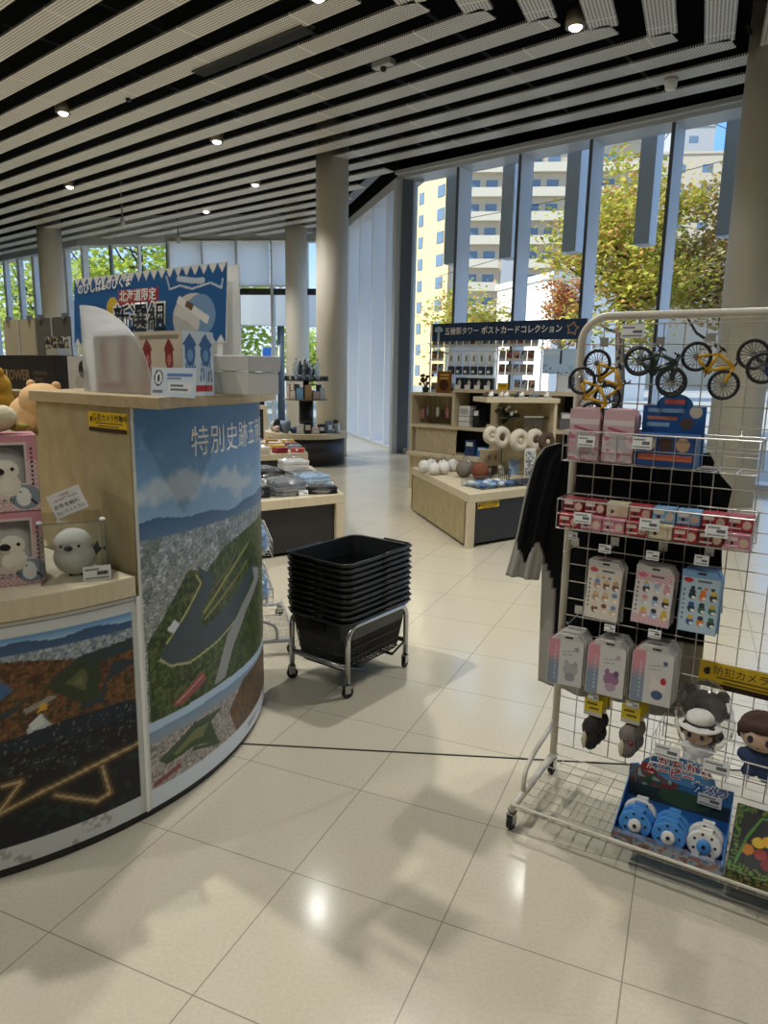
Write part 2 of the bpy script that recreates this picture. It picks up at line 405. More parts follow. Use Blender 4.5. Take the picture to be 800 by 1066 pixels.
nt.links.new(hole, mx.inputs[0]); nt.links.new(mx.outputs[2], b.inputs['Base Color']); b.inputs['Roughness'].default_value = .42; b.inputs['Metallic'].default_value = .15
def pip(p, poly):
    x, y = p; c = False; n = len(poly)
    for i in range(n):
        (xa, ya), (xb, yb) = poly[i], poly[(i + 1) % n]
        if (ya > y) != (yb > y) and x < (xb - xa) * (y - ya) / (yb - ya) + xa: c = not c
    return c
def slat_mb(L, wd):
    m = MB(); m.b2(0, L, -wd / 2, wd / 2, 0, .004)
    m.b2(0, L, -wd / 2, -wd / 2 + .004, .004, .025); m.b2(0, L, wd / 2 - .004, wd / 2, .004, .025); m.b2(L - .05, L, -wd / 2, wd / 2, .004, .012); return m
ZONE = [(C1[0] - .48, C1[1] + .02), (C2[0] - .50, C2[1] - .45), (C3[0] + .1, C3[1] - .35), (C4[0], C4[1] - .4), (-17.6, 28.0), (-17.6, 7.66 - 3.5), (.0, 7.66), (5.1, 8.70), (C1[0] + .15, C1[1] - .55)]
aA = radians(-39.6); dA = (cos(aA), sin(aA)); nA = (-sin(aA), cos(aA)); HS = HC + .02
ends = []
for kk in range(-9, 26):
    off = 6.14 + .53 * kk
    ts = [t * .04 for t in range(-750, 700) if pip((nA[0] * off + dA[0] * t * .04, nA[1] * off + dA[1] * t * .04), ZONE)]
    if len(ts) < 12: continue
    t0, t1 = ts[0], ts[-1]
    s_ = slat_mb(t1 - t0, .275).build('slat', sm, ceil)
    place(s_, (nA[0] * off + dA[0] * t0, nA[1] * off + dA[1] * t0, HS), aA)
aB = radians(66.5); dB = (cos(aB), sin(aB))
for kk in range(-4, 7):
    ex, ey = .187 + .66 * kk, 7.70 + .14 * kk
    s_ = slat_mb(9.0, .295).build('slat', sm, ceil)
    place(s_, (ex - dB[0] * 9, ey - dB[1] * 9, HS), aB)
# slats running along the side window, beyond the ends of the main ones
aC = atan2(C2[1] - C1[1], C2[0] - C1[0])
s_ = slat_mb(6.0, .2).build('slat', GREY, ceil); place(s_, (C1[0] - .45 , C1[1] + .3, HS + .1), aC)
# carrier rails above the slats
rail = MB()
for t in range(9):
    q_ = [(-6.0 + 1.9 * t - .643 * 0 + .62 * s_ * .05, 6.6 + .3 * t + .785 * s_ * .05) for s_ in range(0, 400)]; q_ = [p_ for p_ in q_ if pip(p_, ZONE)]
    if len(q_) > 20: rail.tube([(q_[0][0], q_[0][1], HS + .2), (q_[-1][0], q_[-1][1], HS + .2)], .022, 4)
rail.build('carrier_rail', mat('rail_dark', (30, 30, 31), .6, noise=.1), ceil)

# outer walls that close the room behind and beside the camera
WM = mat('wall_paint', (214, 210, 202), .7, noise=.03, scale=6)
def wallseg(name, a, bb, z0, z1, th=.15, m=WM):
    L = hypot(bb[0] - a[0], bb[1] - a[1]); an = atan2(bb[1] - a[1], bb[0] - a[0])
    o = MB().b2(0, L, 0, th, z0, z1).build(name, m); place(o, (a[0], a[1], 0), an); return struct(o)
wallseg('wall_back', (E1[0], -5), (-18, -5), 0, 5.8)
wallseg('wall_left', (-18, -5), (-18, 29), 0, 5.8)
wallseg('wall_right', (E1[0], E1[1]), (E1[0], -5), 0, 5.8)

FRAME = mat('window_frame', (196, 200, 204), .4, .1, noise=.03)
FRAMED = mat('window_frame_edge', (104, 110, 118), .4, .2, noise=.05)
FINM = mat('white_fin', (234, 238, 242), .45, noise=.02)
LOUV = mat('louvre_grey', (206, 208, 210), .5, .2, noise=.04)
def wroot(name, a, an):
    o = bpy.data.objects.new(name, None); C.objects.link(o); o.location = (a[0], a[1], 0); o.rotation_euler = (0, 0, an); o['kind'] = 'structure'; return o

# window_1: long glazed wall on the right
W1 = wroot('window_1', C1, A1)
MB().b2(-.1, 13.5, -.04, .42, HC - .06, HC + .06).build('head_frame', FRAME, W1)
MB().b2(-.1, 13.5, -.12, -.04, HC + .0, HC + .06).build('head_trim', FRAME, W1)
MB().b2(-.1, 13.5, -.02, .34, HC + .06, 5.75).build('bulkhead', CB, W1)
MB().b2(0, 13.5, 0, .42, 0, .1).build('sill', FRAME, W1)
for i in range(0, 12):
    t = 1.195 * i
    o = MB().b2(t - .025, t + .025, .012, .40, .1, HC - .06).build('mullion', FINM, W1)
    MB().b2(t - .025, t + .025, 0, .012, .1, HC - .06).build('mullion_edge', FRAMED, o)
    if i < 11:
        MB().b2(t + .025, t + 1.17, .37, .382, .1, HC - .06).build('pane', PANE, W1)
        MB().b2(t + .50, t + .74, .62, .90, 3.50, 5.6).build('sun_louvre', LOUV, W1)
# window_2: glazed wall running away from the corner
A2 = atan2(C2[1] - C1[1], C2[0] - C1[0]); L2 = hypot(C2[0] - C1[0], C2[1] - C1[1])
W2 = wroot('window_2', C1, A2)
MB().b2(-.1, L2, -.36, -.0, HC - .12, HC + .06).build('head_frame', FRAME, W2)
MB().b2(-.1, L2, -.36, -.0, HC + .06, 5.75).build('bulkhead', CB, W2)
MB().b2(0, L2, -.34, 0, 0, .05).build('sill', FRAME, W2)
MB().b2(.02, L2, -.34, -.328, .05, HC - .12).build('pane', PANE, W2)
for i in range(1, 7):
    MB().b2(1.06 * i - .03, 1.06 * i + .03, -.32, -.01, .05, HC - .12).build('fin', FINM, W2)
# corner post
MB().box(.0, -.03, HC / 2 - .05, .17, .36, HC - .1).build('corner_post', FRAME, W2)
MB().box(-.095, -.06, HC / 2 - .05, .02, .2, HC - .1).build('corner_post_edge', FRAMED, W2)
# window_3: far glazed wall with roller screens
A3 = atan2(C2[1] - C3[1], C2[0] - C3[0]); L3 = hypot(C2[0] - C3[0], C2[1] - C3[1])
W3 = wroot('window_3', C3, A3)
MB().b2(0, L3, -.05, .2, HC - .08, 5.75).build('head_frame', FRAME, W3)
MB().b2(0, L3, -.05, .2, 0, .12).build('sill', FRAME, W3)
MB().b2(.02, L3, .1, .112, .12, HC - .08).build('pane', PANE, W3)
for t in (0.02, .95, 1.95, 2.95, 3.9, 4.5):
    MB().b2(t - .04, t + .04, 0, .2, .12, HC - .08).build('mullion', FRAME, W3)
MB().b2(0, L3, .02, .16, 3.56, 3.72).build('transom', mat('dark_beam', (40, 40, 42), .5, noise=.05), W3)
SCR = mat('roller_screen_cloth', (232, 234, 232), .8, noise=.02)
SCRT = bpy.data.materials.new('roller_screen'); SCRT.use_nodes = True; nt = SCRT.node_tree; nt.nodes.clear()
out = nt.nodes.new('ShaderNodeOutputMaterial'); d = nt.nodes.new('ShaderNodeBsdfDiffuse'); t_ = nt.nodes.new('ShaderNodeBsdfTranslucent'); x = nt.nodes.new('ShaderNodeMixShader'); x.inputs[0].default_value = .85
d.inputs[0].default_value = t_.inputs[0].default_value = (.97, .975, .98, 1)
nt.links.new(d.outputs[0], x.inputs[1]); nt.links.new(t_.outputs[0], x.inputs[2]); nt.links.new(x.outputs[0], out.inputs[0])
scr_lab = ['white roller screen beside the dark window post', 'white roller screen second from the dark window post', 'white roller screen above the right half of the blue sawtooth sign', 'white roller screen next to the slim far column']
for i in range(4):
    o = thing('roller_screen', scr_lab[i], 'blind', (0, 0, 0), 0, 'far roller screens')
    x0 = .08 + i * .97; loc = Matrix.Rotation(A3, 4, 'Z') @ Vector((x0, -.09, 0)); o.location = (C3[0] + loc.x, C3[1] + loc.y, 0); o.rotation_euler = (0, 0, A3)
    MB().b2(0, .90, 0, .006, 3.78, HC - .1).build('cloth', SCRT, o); MB().tube([(0, 0, HC - .06), (.9, 0, HC - .06)], .03).build('roller', WHITE, o); MB().b2(0, .9, -.008, .014, 3.75, 3.79).build('bottom_bar', WHITE, o)
# window_4 / window_5: windows on the far left
for nm, a, bb, sp_, doors in (('window_4', C4, C3, .9, 1), ('window_5', C5, C4, 1.05, 0)):
    an = atan2(bb[1] - a[1], bb[0] - a[0]); L = hypot(bb[0] - a[0], bb[1] - a[1]); W = wroot(nm, a, an)
    MB().b2(0, L, -.1, .3, HC - .1, 5.75).build('head_frame', FRAME, W); MB().b2(0, L, -.05, .3, 0, .1).build('sill', FRAME, W)
    MB().b2(0, L, .25, .262, .1, HC - .1).build('pane', PANE, W)
    n = int(L / sp_)
    for i in range(n + 1):
        t = L - .04 - i * sp_
        MB().b2(t - (.03 if doors else .09), t + (.03 if doors else .09), 0 if doors else .05, .1 if doors else .20, .1, HC - .1).build('mullion' if doors else 'fin', FRAMED if doors and i in (0, 2) else FINM, W)

# columns
COLM = mat('column_paint', (216, 210, 196), .55, noise=.02)
for i, (x, y, r) in enumerate([(-.985, 13.0, .28), (-2.33, 18.75, .27), (-8.9, 19.6, .30), (4.22, 8.62, .29)]):
    struct(MB().lathe([(r, 0), (r, 5.6)], 40).build('column', COLM, smooth=True)).location = (x, y, 0)
for o in list(C.objects):
    if o.name.startswith('column'):
        o['kind'] = 'structure'
        for p in o.data.polygons: p.use_smooth = abs(p.normal.z) < .5

# ================================================================== CEILING FITTINGS
LAMP = mat('lamp_glow', (255, 244, 220), .4, emit=(255, 244, 222), es=7.0)
ring = mat('lamp_ring', (120, 112, 98), .35, .4, noise=.05)
def downlight(x, y, label, e=0):
    o = thing('ceiling_light', label, 'light', (x, y, HC + .02), 0, 'recessed downlights between the slats')
    MB().lathe([(.075, 0), (.105, 0), (.105, .17), (.09, .17), (.075, .06)], 20).build('housing', ring, o, True)
    MB().lathe([(0, -.035), (.04, -.028), (.066, -.008), (.072, .01), (0, .01)], 18).build('lens', LAMP, o, True)
    MB().tube([(0, 0, .17), (0, 0, .6)], .012, 6).build('stem', BLACKP, o)
    
downlight(1.88, 8.12, 'bright round downlight at the fold where the two slat directions meet')
downlight(-4.63, 10.9, 'glowing downlight farthest to the left, between thick near slats')
downlight(-2.73, 12.05, 'glowing downlight in the gap over the middle of the slats')
downlight(-2.6, 14.65, 'small glowing downlight nearest the tall round column')
downlight(-6.37, 15.08, 'small glowing downlight above the far left column')
downlight(-4.16, 17.1, 'smallest glowing downlight, above the roller screens')
downlight(-.72, 7.62, 'large chrome-rimmed downlight cut off by the top of the picture')
LP = [(-2.2, 3.3, 800), (2.2, 4.2, 420), (-.7, -.4, 330), (2.6, -.6, 160), (-4.6, .6, 450), (-5.0, 5.2, 800), (1.88, 8.12, 90), (.3, 4.9, 650), (3.7, 4.4, 350), (-4.63, 10.9, 800), (-2.73, 12.05, 700), (-2.6, 14.65, 600), (-6.37, 15.08, 800), (-4.16, 17.1, 700), (-.72, 7.62, 90), (-9.5, 9.0, 900), (-10, 16, 900)]  # spots away from the fixtures are unseen, most added to brighten room and goods
for x, y, e in LP: spot(x, y, HC - .06, e * LAMPK)
# slot air vent
v = thing('linear_air_vent', 'long dark slotted air vent set between two slats at the top', 'vent', (-1.62, 8.83, HC + .0), aA)
m = MB()
for i in range(5): m.b2(-.95, .95, -.085 + i * .04, -.075 + i * .04, 0, .05)
m.build('louvre', mat('vent_dark', (58, 56, 54), .4, noise=.1), v); MB().b2(-.97, .97, -.1, .1, .05, .2).build('housing', BLACKP, v)
v = thing('smoke_detector', 'small white sensor dome on a slat above the right windows', 'detector', (3.35, 9.35, HC + .02))
MB().lathe([(.03, -.13), (.06, -.12), (.075, -.05), (.07, 0)], 18).build('dome', WHITE, v, True); MB().lathe([(.085, -.02), (.085, .02)], 18).build('base', LGREY, v)
for (x, y, lb) in ((-3.5, 10.3, 'pale speaker box hidden among the left slats'), (-.1, 9.2, 'grey sensor unit tucked between slats at the top middle')):
    v = thing('ceiling_sensor', lb, 'sensor', (x, y, HC + .03), aA)
    MB().b2(-.14, .14, -.06, .06, 0, .07).build('plate', LGREY, v, bevel=.01); MB().lathe([(.01, -.05), (.03, -.04), (.04, 0)], 12).build('eye', BLACKP, v, True)
for (x, y, lb) in ((-6.0, 16.9, 'small hanging security camera right of the far left column'), (-5.35, 19.0, 'small hanging security camera in front of the roller screens')):
    v = thing('security_camera', lb, 'camera', (x, y, HC))
    MB().tube([(0, 0, -.2), (0, 0, .62)], .018, 8).build('stem', GREY, v); MB().lathe([(.03, -.36), (.05, -.34), (.05, -.2), (.03, -.18)], 14).build('body', LGREY, v, True)

# ================================================================== OUTSIDE
struct(MB().prism([(-160, 5), (-160, 260), (220, 260), (220, -40), (30, -40), (12, 5), (12, 4.7), (E1[0] + .3, E1[1] + .4), (C1[0] + .6, C1[1] + .6), (C2[0] + .2, C2[1] + .3), (C3[0], C3[1] + .3), (C4[0], C4[1] + .4), (C5[0], C5[1] + .4), (-19, 5)], -.3, -.16).build('ground', mat('paving', (176, 172, 164), .8, noise=.1, scale=2)))

def wall_block(name, root, poly_xz_wins, m): pass
CRM = mat('building_cream', (216, 194, 146), .8, noise=.04, scale=.4)
TANB = mat('building_tan', (205, 190, 166), .8, noise=.05, scale=.4)
SHD = mat('building_grey', (176, 176, 176), .8, noise=.04)
WGL = mat('building_window', (110, 130, 150), .25, noise=.2, scale=.2)
BAL = mat('balcony_tan', (214, 202, 178), .7, noise=.03)
# apartment block: a gable end in the sun and a long balcony side in its own shade
K = (8.05, 100.0)                       # near corner
def apartment():
    root = thing('apartment_building', 'tall tan apartment block with rows of balconies and a sunlit cream end wall', 'building', (K[0], K[1], -.2), radians(-6))
    H = 31.5
    MB().b2(0, 26, 0, 16, 0, H).build('wall', TANB, root)
    # cream sunlit end wing, turned to the left
    e = MB(); e.prism([(-.02, -.3), (-.02, 16), (-16, 27), (-17, 25)], 0, H + 14); ew = e.build('end_wing', CRM, root)
    d = Vector((-17, 25.3)); L = d.length; d.normalize()
    for f in range(16):
        for j in range(5):
            t = 2.2 + j * 5.2; cx, cy = d.x * t, -.3 + d.y * t
            b = MB(); an = atan2(d.y, d.x); b.box(cx, cy, 2.2 + f * 2.95, 1.1 if j % 2 else 1.7, .24, 1.5, an)
            if f * 5 + j < 70: b.build('window', WGL, ew)
    for f in range(10):
        z = 1.0 + f * 2.95
        for j, (x0, x1) in enumerate(((1.2, 6.6), (9.0, 15.2), (16.0, 24.8))):
            bb = MB(); bb.b2(x0, x1, -1.1, 0, z - .12, z); bb.b2(x0, x1, -1.1, -1.0, z, z + 1.0); bb.build('balcony', BAL, root)
            g = MB(); g.b2(x0 + .8, x0 + 2.6, -.06, 0, z + .2, z + 2.1); g.b2(x0 + 3.4, x0 + 4.9, -.06, 0, z + .2, z + 2.1); g.build('window', WGL, root)
    MB().b2(7.0, 8.6, -1.3, 0, 0, H).build('stair_band', SHD, root)
    MB().b2(-.3, 26.3, -1.2, 16, H, H + .5).build('roof', SHD, root)
apartment()
def block(name, label, loc, rz, sx, sy, h, m1, rows, cols, wm=WGL, top=None):
    root = thing(name, label, 'building', loc, rz)
    MB().b2(0, sx, 0, sy, 0, h).build('wall', m1, root); MB().b2(-.2, sx + .2, -.2, sy, h, h + .4).build('roof', top or m1, root)
    for r_ in range(rows):
        for c_ in range(cols):
            x = (c_ + .5) * sx / cols; z = h - 2.2 - r_ * 3.0; MB().b2(x - .8, x + .8, -.05, 0, z - .6, z + .6).build('window', wm, root)
    return root
bk = block('apartment_building', 'lower grey flat roofed block behind the tree top, beside the radio mast', (37.5, 128, -.2), radians(-8), 30, 12, 38.0, TANB, 6, 7)
block('apartment_building', 'small rooftop stair tower rising over the tree', (53.2, 145, -.2), radians(-8), 7.5, 8, 48.0, SHD, 2, 1)
block('low_building', 'low white building with flat roof behind the blue banner', (11.2, 50.0, -.2), radians(18), 8.0, 8.4, 8.2, mat('white_render', (238, 234, 226), .8, noise=.02), 0, 1)
mast = thing('radio_mast', 'grey lattice radio mast above the far roofs', 'mast', (29.9, 88, -.2))
m = MB()
for k in range(3):
    a = k * 2 * pi / 3; m.tube([(1.1 * cos(a), 1.1 * sin(a), 0), (.75 * cos(a), .75 * sin(a), 33)], .16, 5)
m.build('leg', GREY, mast)
m = MB()
for i in range(22):
    r_ = 1.1 - .35 * i / 22; z = i * 1.5
    for k in range(3):
        a, b_ = k * 2 * pi / 3, (k + 1) * 2 * pi / 3; m.tube([(r_ * cos(a), r_ * sin(a), z), (r_ * cos(b_), r_ * sin(b_), z + 1.5)], .07, 4)
m.build('bracing', GREY, mast)

def tree(label, loc, h, rx, rz_, n, cols, seed, leaf=.16, trunk_h=None, cz=None):
    r_ = random.Random(seed); root = thing('tree', label, 'tree', loc)
    th = trunk_h or h * .45
    m = MB(); m.tube([(0, 0, 0), (.05, 0, th * .5), (-.05, .05, th), (0, 0, h * .8)], [.17, .14, .11, .03], 7)
    tips = []
    for i in range(16):
        a = r_.uniform(0, 2 * pi); z0 = r_.uniform(th * .7, h * .75); L = r_.uniform(.5, .95) * rx
        e_ = (cos(a) * L, sin(a) * L, z0 + r_.uniform(.2, 1.0) * rz_ * .6); m.tube([(0, 0, z0), (e_[0] * .5, e_[1] * .5, z0 + .3 * (e_[2] - z0)), e_], [.06, .04, .015], 5); tips.append(e_)
    m.build('trunk', mat('bark', (78, 66, 54), .8, noise=.3), root)
    cz = cz or h - rz_ * .9
    cl = [(r_.gauss(0, .42) * rx, r_.gauss(0, .42) * rx, cz + r_.gauss(0, .42) * rz_) for _ in range(60)] + tips
    vs = []; fs = []
    for i in range(n):
        c_ = r_.choice(cl); s_ = rx * .17
        p = Vector((c_[0] + r_.gauss(0, s_), c_[1] + r_.gauss(0, s_), c_[2] + r_.gauss(0, s_ * .8)))
        q = Matrix.Rotation(r_.uniform(0, 6.3), 3, 'Z') @ Matrix.Rotation(r_.uniform(-1, 1), 3, 'X') @ Matrix.Rotation(r_.uniform(-.8, .8), 3, 'Y')
        l = leaf * r_.uniform(.6, 1.3); k = len(vs)
        for a_, b_ in ((-.5, 0), (0, -.35), (.5, 0), (0, .35)): vs.append(tuple(p + q @ Vector((a_ * l, b_ * l, 0))))
        fs.append((k, k + 1, k + 2, k + 3))
    mm = MB(); mm.v = vs; mm.f = fs
    me = bpy.data.meshes.new('foliage'); me.from_pydata(vs, [], fs); me.materials.append(leaf_mat('leaves_%d' % seed, cols))
    o = bpy.data.objects.new('foliage', me); C.objects.link(o); o.parent = root; o['kind'] = 'stuff'
    return root
YG = [(150, 156, 62), (196, 196, 84), (222, 214, 110), (176, 172, 76), (224, 166, 110), (206, 208, 96)]
OL = [(150, 140, 96), (186, 172, 122), (206, 190, 138), (164, 150, 108), (214, 160, 112), (176, 178, 100)]
RD = [(190, 110, 80), (206, 140, 90), (200, 180, 100), (190, 100, 80)]
GL = [(186, 200, 80), (214, 222, 110), (160, 178, 76), (226, 228, 150)]
tree('yellow green maple close outside the right windows', (6.25, 19.5, -.2), 6.9, 1.75, 2.3, 13000, YG, 11, .15)
tree('dry olive brown tree between the rightmost window posts', (9.3, 20.2, -.2), 7.6, 1.8, 2.7, 12000, OL, 12, .15)
tree('small red tinged maple in front of the pale grey building', (8.1, 34, -.2), 6.2, 1.0, 1.3, 2500, RD, 13, .18)
tree('low yellow green bush in front of the white building', (3.9, 36, -.2), 5.6, 1.9, 1.3, 2500, YG, 14, .22, 2)
LT = [('bright green tree beyond the far left windows, leftmost', (-21, 36), 9), ('bright green tree beyond the far left windows, left of the column', (-16.5, 35), 9), ('bright green tree beyond the windows right behind the left column', (-13.2, 34), 8.5), ('bright green tree beside the dark window post', (-10.6, 32), 9), ('bright green tree behind the blue sawtooth sign', (-7.6, 34), 8), ('bright green tree seen under the far roller screens', (-4.6, 42), 4.6), ('pale green tree beyond the bottom left windows', (-25, 41), 9)]
for i, (lb, (x, y), h) in enumerate(LT):
    tree(lb, (x, y, -.2), h, 2.6, h * .42, 3200, GL, 21 + i, .3, 1.2, h * .5)
# white curved walkway wall outside the far windows
fas = MB(); N = 24; pts = [(-9 + 7.4 * k / N, 24.6 - .7 * sin(pi * k / N) - .5 * k / N) for k in range(N + 1)]
fas.prism([(x, y) for x, y in pts] + [(x, y + .35) for x, y in pts[::-1]], 2.95, 3.95)
tag(fas.build('walkway_wall', mat('white_wall_out', (236, 236, 234), .7, noise=.02)), 'white curved outdoor walkway wall seen beneath the far roller screens', 'wall')
for i in range(4):
    o = MB().lathe([(.12, -.2), (.12, 2.95)], 14).build('walkway_post', GREY, smooth=True); o.location = (-6.6 + i * 1.55, 24.35 - .35, .04)
    tag(o, 'dark post holding up the white outdoor walkway, %s' % ['behind the blue sign', 'at the edge of the blue sign', 'beside the slim column', 'behind the slim column'][i], 'post', 'walkway posts')
fl_ = thing('advertising_flag', 'narrow blue flag standing outdoors under the white walkway', 'flag', (-4.55, 26.5, -.16))
MB().tube([(0, 0, 0), (0, 0, 2.6)], .02, 6).build('pole', WHITE, fl_); MB().b2(.03, .33, -.01, .01, .6, 2.5).build('banner', mat('flag_blue', (40, 110, 200), .6, noise=.05), fl_)
red = thing('planter_bed', 'bed of red flowers outdoors beyond the far windows', 'flower bed', (-6.3, 27.5, -.16))
MB().b2(0, 1.6, 0, .5, 0, .9).build('box', WHITE, red); mm = MB()
for i in range(60): mm.ell((rng.uniform(.05, 1.55), rng.uniform(.05, .45), .95 + rng.uniform(0, .2)), (.09, .09, .07), 6, 4)
tag(mm.build('blossoms', mat('red_bloom', (190, 50, 60), .7, noise=.3), red), kind='stuff')
for i, (a, bb, lb) in enumerate([((3, 40, 9.4), (30, 30, 15.5), 'thin black power line crossing the upper right sky'), ((3, 44, 7.2), (32, 38, 17.6), 'thin black power line in front of the balconies'), ((8, 30, 13.4), (24, 40, 13.0), 'thin black power line sloping down beside the radio mast')]):
    a, bb = Vector(a), Vector(bb); pts = [a.lerp(bb, t / 12) - Vector((0, 0, .8 * sin(pi * t / 12))) for t in range(13)]
    tag(MB().tube(pts, .018, 5).build('power_line', BLACKP), lb, 'power line', 'power lines outside')

# ================================================================== ROUND DISPLAY COUNTER
A0 = radians(-37.02); CC = (-1.75, 2.9); RC = 1.22
def CW(X, Y, z):        # frame of the counter: X outwards along the upright plywood wall, Y behind it
    x = X + RC; return (CC[0] + x * cos(A0) - Y * sin(A0), CC[1] + x * sin(A0) + Y * cos(A0), z)
PH1, PH0 = radians(62), radians(-165)
ctr = thing('display_counter', 'big round plywood counter wrapped in aerial photographs, with a taller half', 'counter', (*CC, 0), A0)
def ringmb(r0, r1, z0, z1, a0, a1, seg=48):
    m = MB(); p = [(r1 * cos(a0 + (a1 - a0) * k / seg), r1 * sin(a0 + (a1 - a0) * k / seg)) for k in range(seg + 1)]
    q = [(r0 * cos(a0 + (a1 - a0) * k / seg), r0 * sin(a0 + (a1 - a0) * k / seg)) for k in range(seg + 1)][::-1]
    n = seg + 1; vs = [(x, y, z) for z in (z0, z1) for x, y in p + q[::-1]]
    fs = []
    for k in range(seg):
        a, b, c, d = k, k + 1, n + k + 1, n + k; o = 2 * n
        fs += [(a, b, c, d), (o + a, o + b, o + c, o + d), (a, b, o + b, o + a), (d, c, o + c, o + d)]
    fs += [(0, n, 3 * n, 2 * n), (seg, n + seg, 3 * n + seg, 2 * n + seg)]
    return m.add(vs, fs)
ringmb(.2, 1.208, 0, .032, PH0, PH1).build('kick_base', FLOORBLK, ctr)
ringmb(.2, 1.212, .032, .795, PH0, 0).build('lower_body', PLY, ctr)
ringmb(.2, 1.228, .795, .86, PH0, -.012).build('ledge', PLYL, ctr, bevel=.004)
ringmb(.66, 1.214, .032, 1.385, 0, PH1).build('upper_block', PLY, ctr)
ringmb(.2, .66, .032, .86, 0, PH1).build('inner_body', PLY, ctr)
# back steps of the counter that carry boxes and soft toys
MB().b2(RC - 2.3, RC - .55, .20, .75, .86, 1.40).build('rear_shelf', PLY, ctr)
MB().b2(RC - 1.35, RC - .55, .05, .20, .86, 1.25).build('middle_step', PLY, ctr)
# counter top with straight front edge and curved outer edge
poly = [(.64, -.015), (1.39, -.015)] + [(1.30 * cos(t), 1.275 * sin(t)) for t in [radians(7 + 6 * k) for k in range(10)]] + [(.62 * cos(PH1), .62 * sin(PH1))]
MB().prism(poly, 1.385, 1.42).build('countertop', PLYE, ctr, bevel=.003)
cylmap = lambda R: (lambda X, Y: np.stack([R * np.cos(X / RC), R * np.sin(X / RC), Y], 1))
# --- tall mural of a star shaped moat seen from the air
U1_ = PH1 * RC
a = Art(0, U1_, .032, 1.382, 300, 330)
a.vgrad(.93, 1.4, (154, 186, 212), (74, 124, 178))
cl = a.noise(.11, 3) * .55 + a.noise(.04, 4) * .3 + a.noise(.018, 5) * .15
band = np.clip(1 - np.abs(a.Y - 1.10 - .03 * np.sin(a.X * 7)) / .075, 0, 1) * np.clip(1.35 - a.X * 1.2, .25, 1)
k = np.clip((cl + band * .75 - .78) * 3.2, 0, .8)[..., None]; k[a.Y < 1.0] *= .6
a.c = a.c * (1 - k) + np.array((196, 206, 214)) / 255 * k
hill = 1.012 + .012 * np.sin(a.X * 9 + .5) + .007 * np.sin(a.X * 23) - .035 * np.clip(a.X - .5, 0, 1)
m = (a.Y < hill) & (a.Y > .9); a.vgrad(.93, 1.03, (104, 132, 160), (66, 98, 136), m)
city = .966 - .03 * np.clip(a.X - .45, 0, 1)
m = a.Y < city; a.speckle(m, [(96, 110, 118), (150, 158, 160), (118, 128, 132), (186, 190, 188), (108, 112, 108), (136, 140, 136)], .0075, 8)
hz = np.clip((a.Y - .82) / .15, 0, 1)[..., None] * .45; a.c = np.where(m[..., None], a.c * (1 - hz) + np.array((130, 152, 170)) / 255 * hz, a.c)
GRN = [(40, 58, 30), (56, 76, 38), (74, 92, 44), (48, 66, 34)]
park = a.inside([(.3, .80), (.42, .865), (.6, .89), (.86, .90), (1.4, .88), (1.4, .33), (.02, .34), (.02, .62), (.06, .66), (.21, .83)])
a.speckle(park, GRN, .011, 9)
a.put(park & (a.noise(.03, 61) > .58), (34, 48, 26), .45); a.put(park & (a.noise(.011, 62) > .68), (112, 124, 66), .5); a.put(park & (a.noise(.02, 63) > .78), (128, 112, 72), .35); a.put((a.Y < city) & ~park & (a.noise(.012, 64) > .80) & (a.Y > .5), (206, 210, 208), .7); a.put((a.Y < city) & ~park & (a.noise(.03, 65) > .66), (78, 92, 84), .4)
a.line([(.02, .655), (.2, .83), (.30, .86)], .012, (150, 150, 140)); a.line([(.0, .70), (.16, .85)], .02, (140, 146, 144))
a.poly([(.247, .833), (.351, .773), (.327, .722), (.271, .669), (.255, .61), (.30, .598), (.45, .645), (.60, .70), (.71, .74), (.71, .70), (.60, .625), (.42, .545), (.302, .52), (.173, .505), (.10, .52), (.07, .555), (.10, .61), (.17, .655), (.223, .709), (.282, .769)], (64, 78, 84))
a.line([(.10, .60), (.20, .69), (.27, .765), (.245, .80)], .008, (176, 170, 110)); a.line([(.07, .55), (.11, .515), (.2, .495), (.36, .52), (.62, .59)], .008, (176, 172, 130))
a.line([(.282, .655), (.42, .74), (.55, .80), (.64, .83)], .012, (150, 146, 84)); a.line([(.29, .63), (.45, .70), (.62, .76)], .009, (140, 134, 76)); a.line([(.33, .72), (.45, .78), (.52, .83)], .007, (120, 104, 70))
a.poly([(.689, .715), (.71, .66), (.56, .60), (.428, .52), (.38, .45), (.33, .36), (.40, .36), (.47, .46), (.60, .56), (.80, .64), (.80, .68)], (148, 150, 150))
a.poly([(.10, .645), (.135, .67), (.16, .65), (.13, .625)], (206, 212, 216)); a.poly([(.11, .371), (.258, .44), (.285, .40), (.149, .355)], (150, 78, 76)); a.line([(.13, .37), (.26, .42)], .004, (196, 170, 160))
# lower strip with the second view
edge = .352 + .02 * np.sin((a.X + .1) * 5.0) * np.clip(a.X, 0, 1) - .012
low = (a.Y < edge)
a.put(low & (a.Y > edge - .03), (176, 200, 222)); m = low & (a.Y <= edge - .03)
a.speckle(m, [(120, 116, 112), (160, 152, 148), (186, 174, 168), (140, 134, 128), (112, 120, 108)], .008, 14)
a.vgrad(.25, .34, (150, 156, 160), (110, 146, 180), m & (a.Y > edge - .075))
a.poly([(.042, .195), (.212, .262), (.377, .252), (.30, .226), (.345, .125), (.209, .175), (.077, .165)], (60, 80, 46)); a.poly([(.10, .19), (.21, .235), (.29, .23), (.25, .19), (.20, .20), (.13, .18)], (112, 118, 74)); a.line([(.06, .185), (.21, .25), (.36, .245)], .006, (70, 84, 92)); a.line([(.2, .165), (.345, .12)], .012, (58, 76, 40))
a.speckle(a.inside([(.42, .21), (.554, .29), (.86, .29), (1.4, .29), (1.4, .09), (.48, .09)]) & low, [(84, 58, 40), (120, 82, 52), (100, 88, 60), (70, 62, 52)], .012, 15)
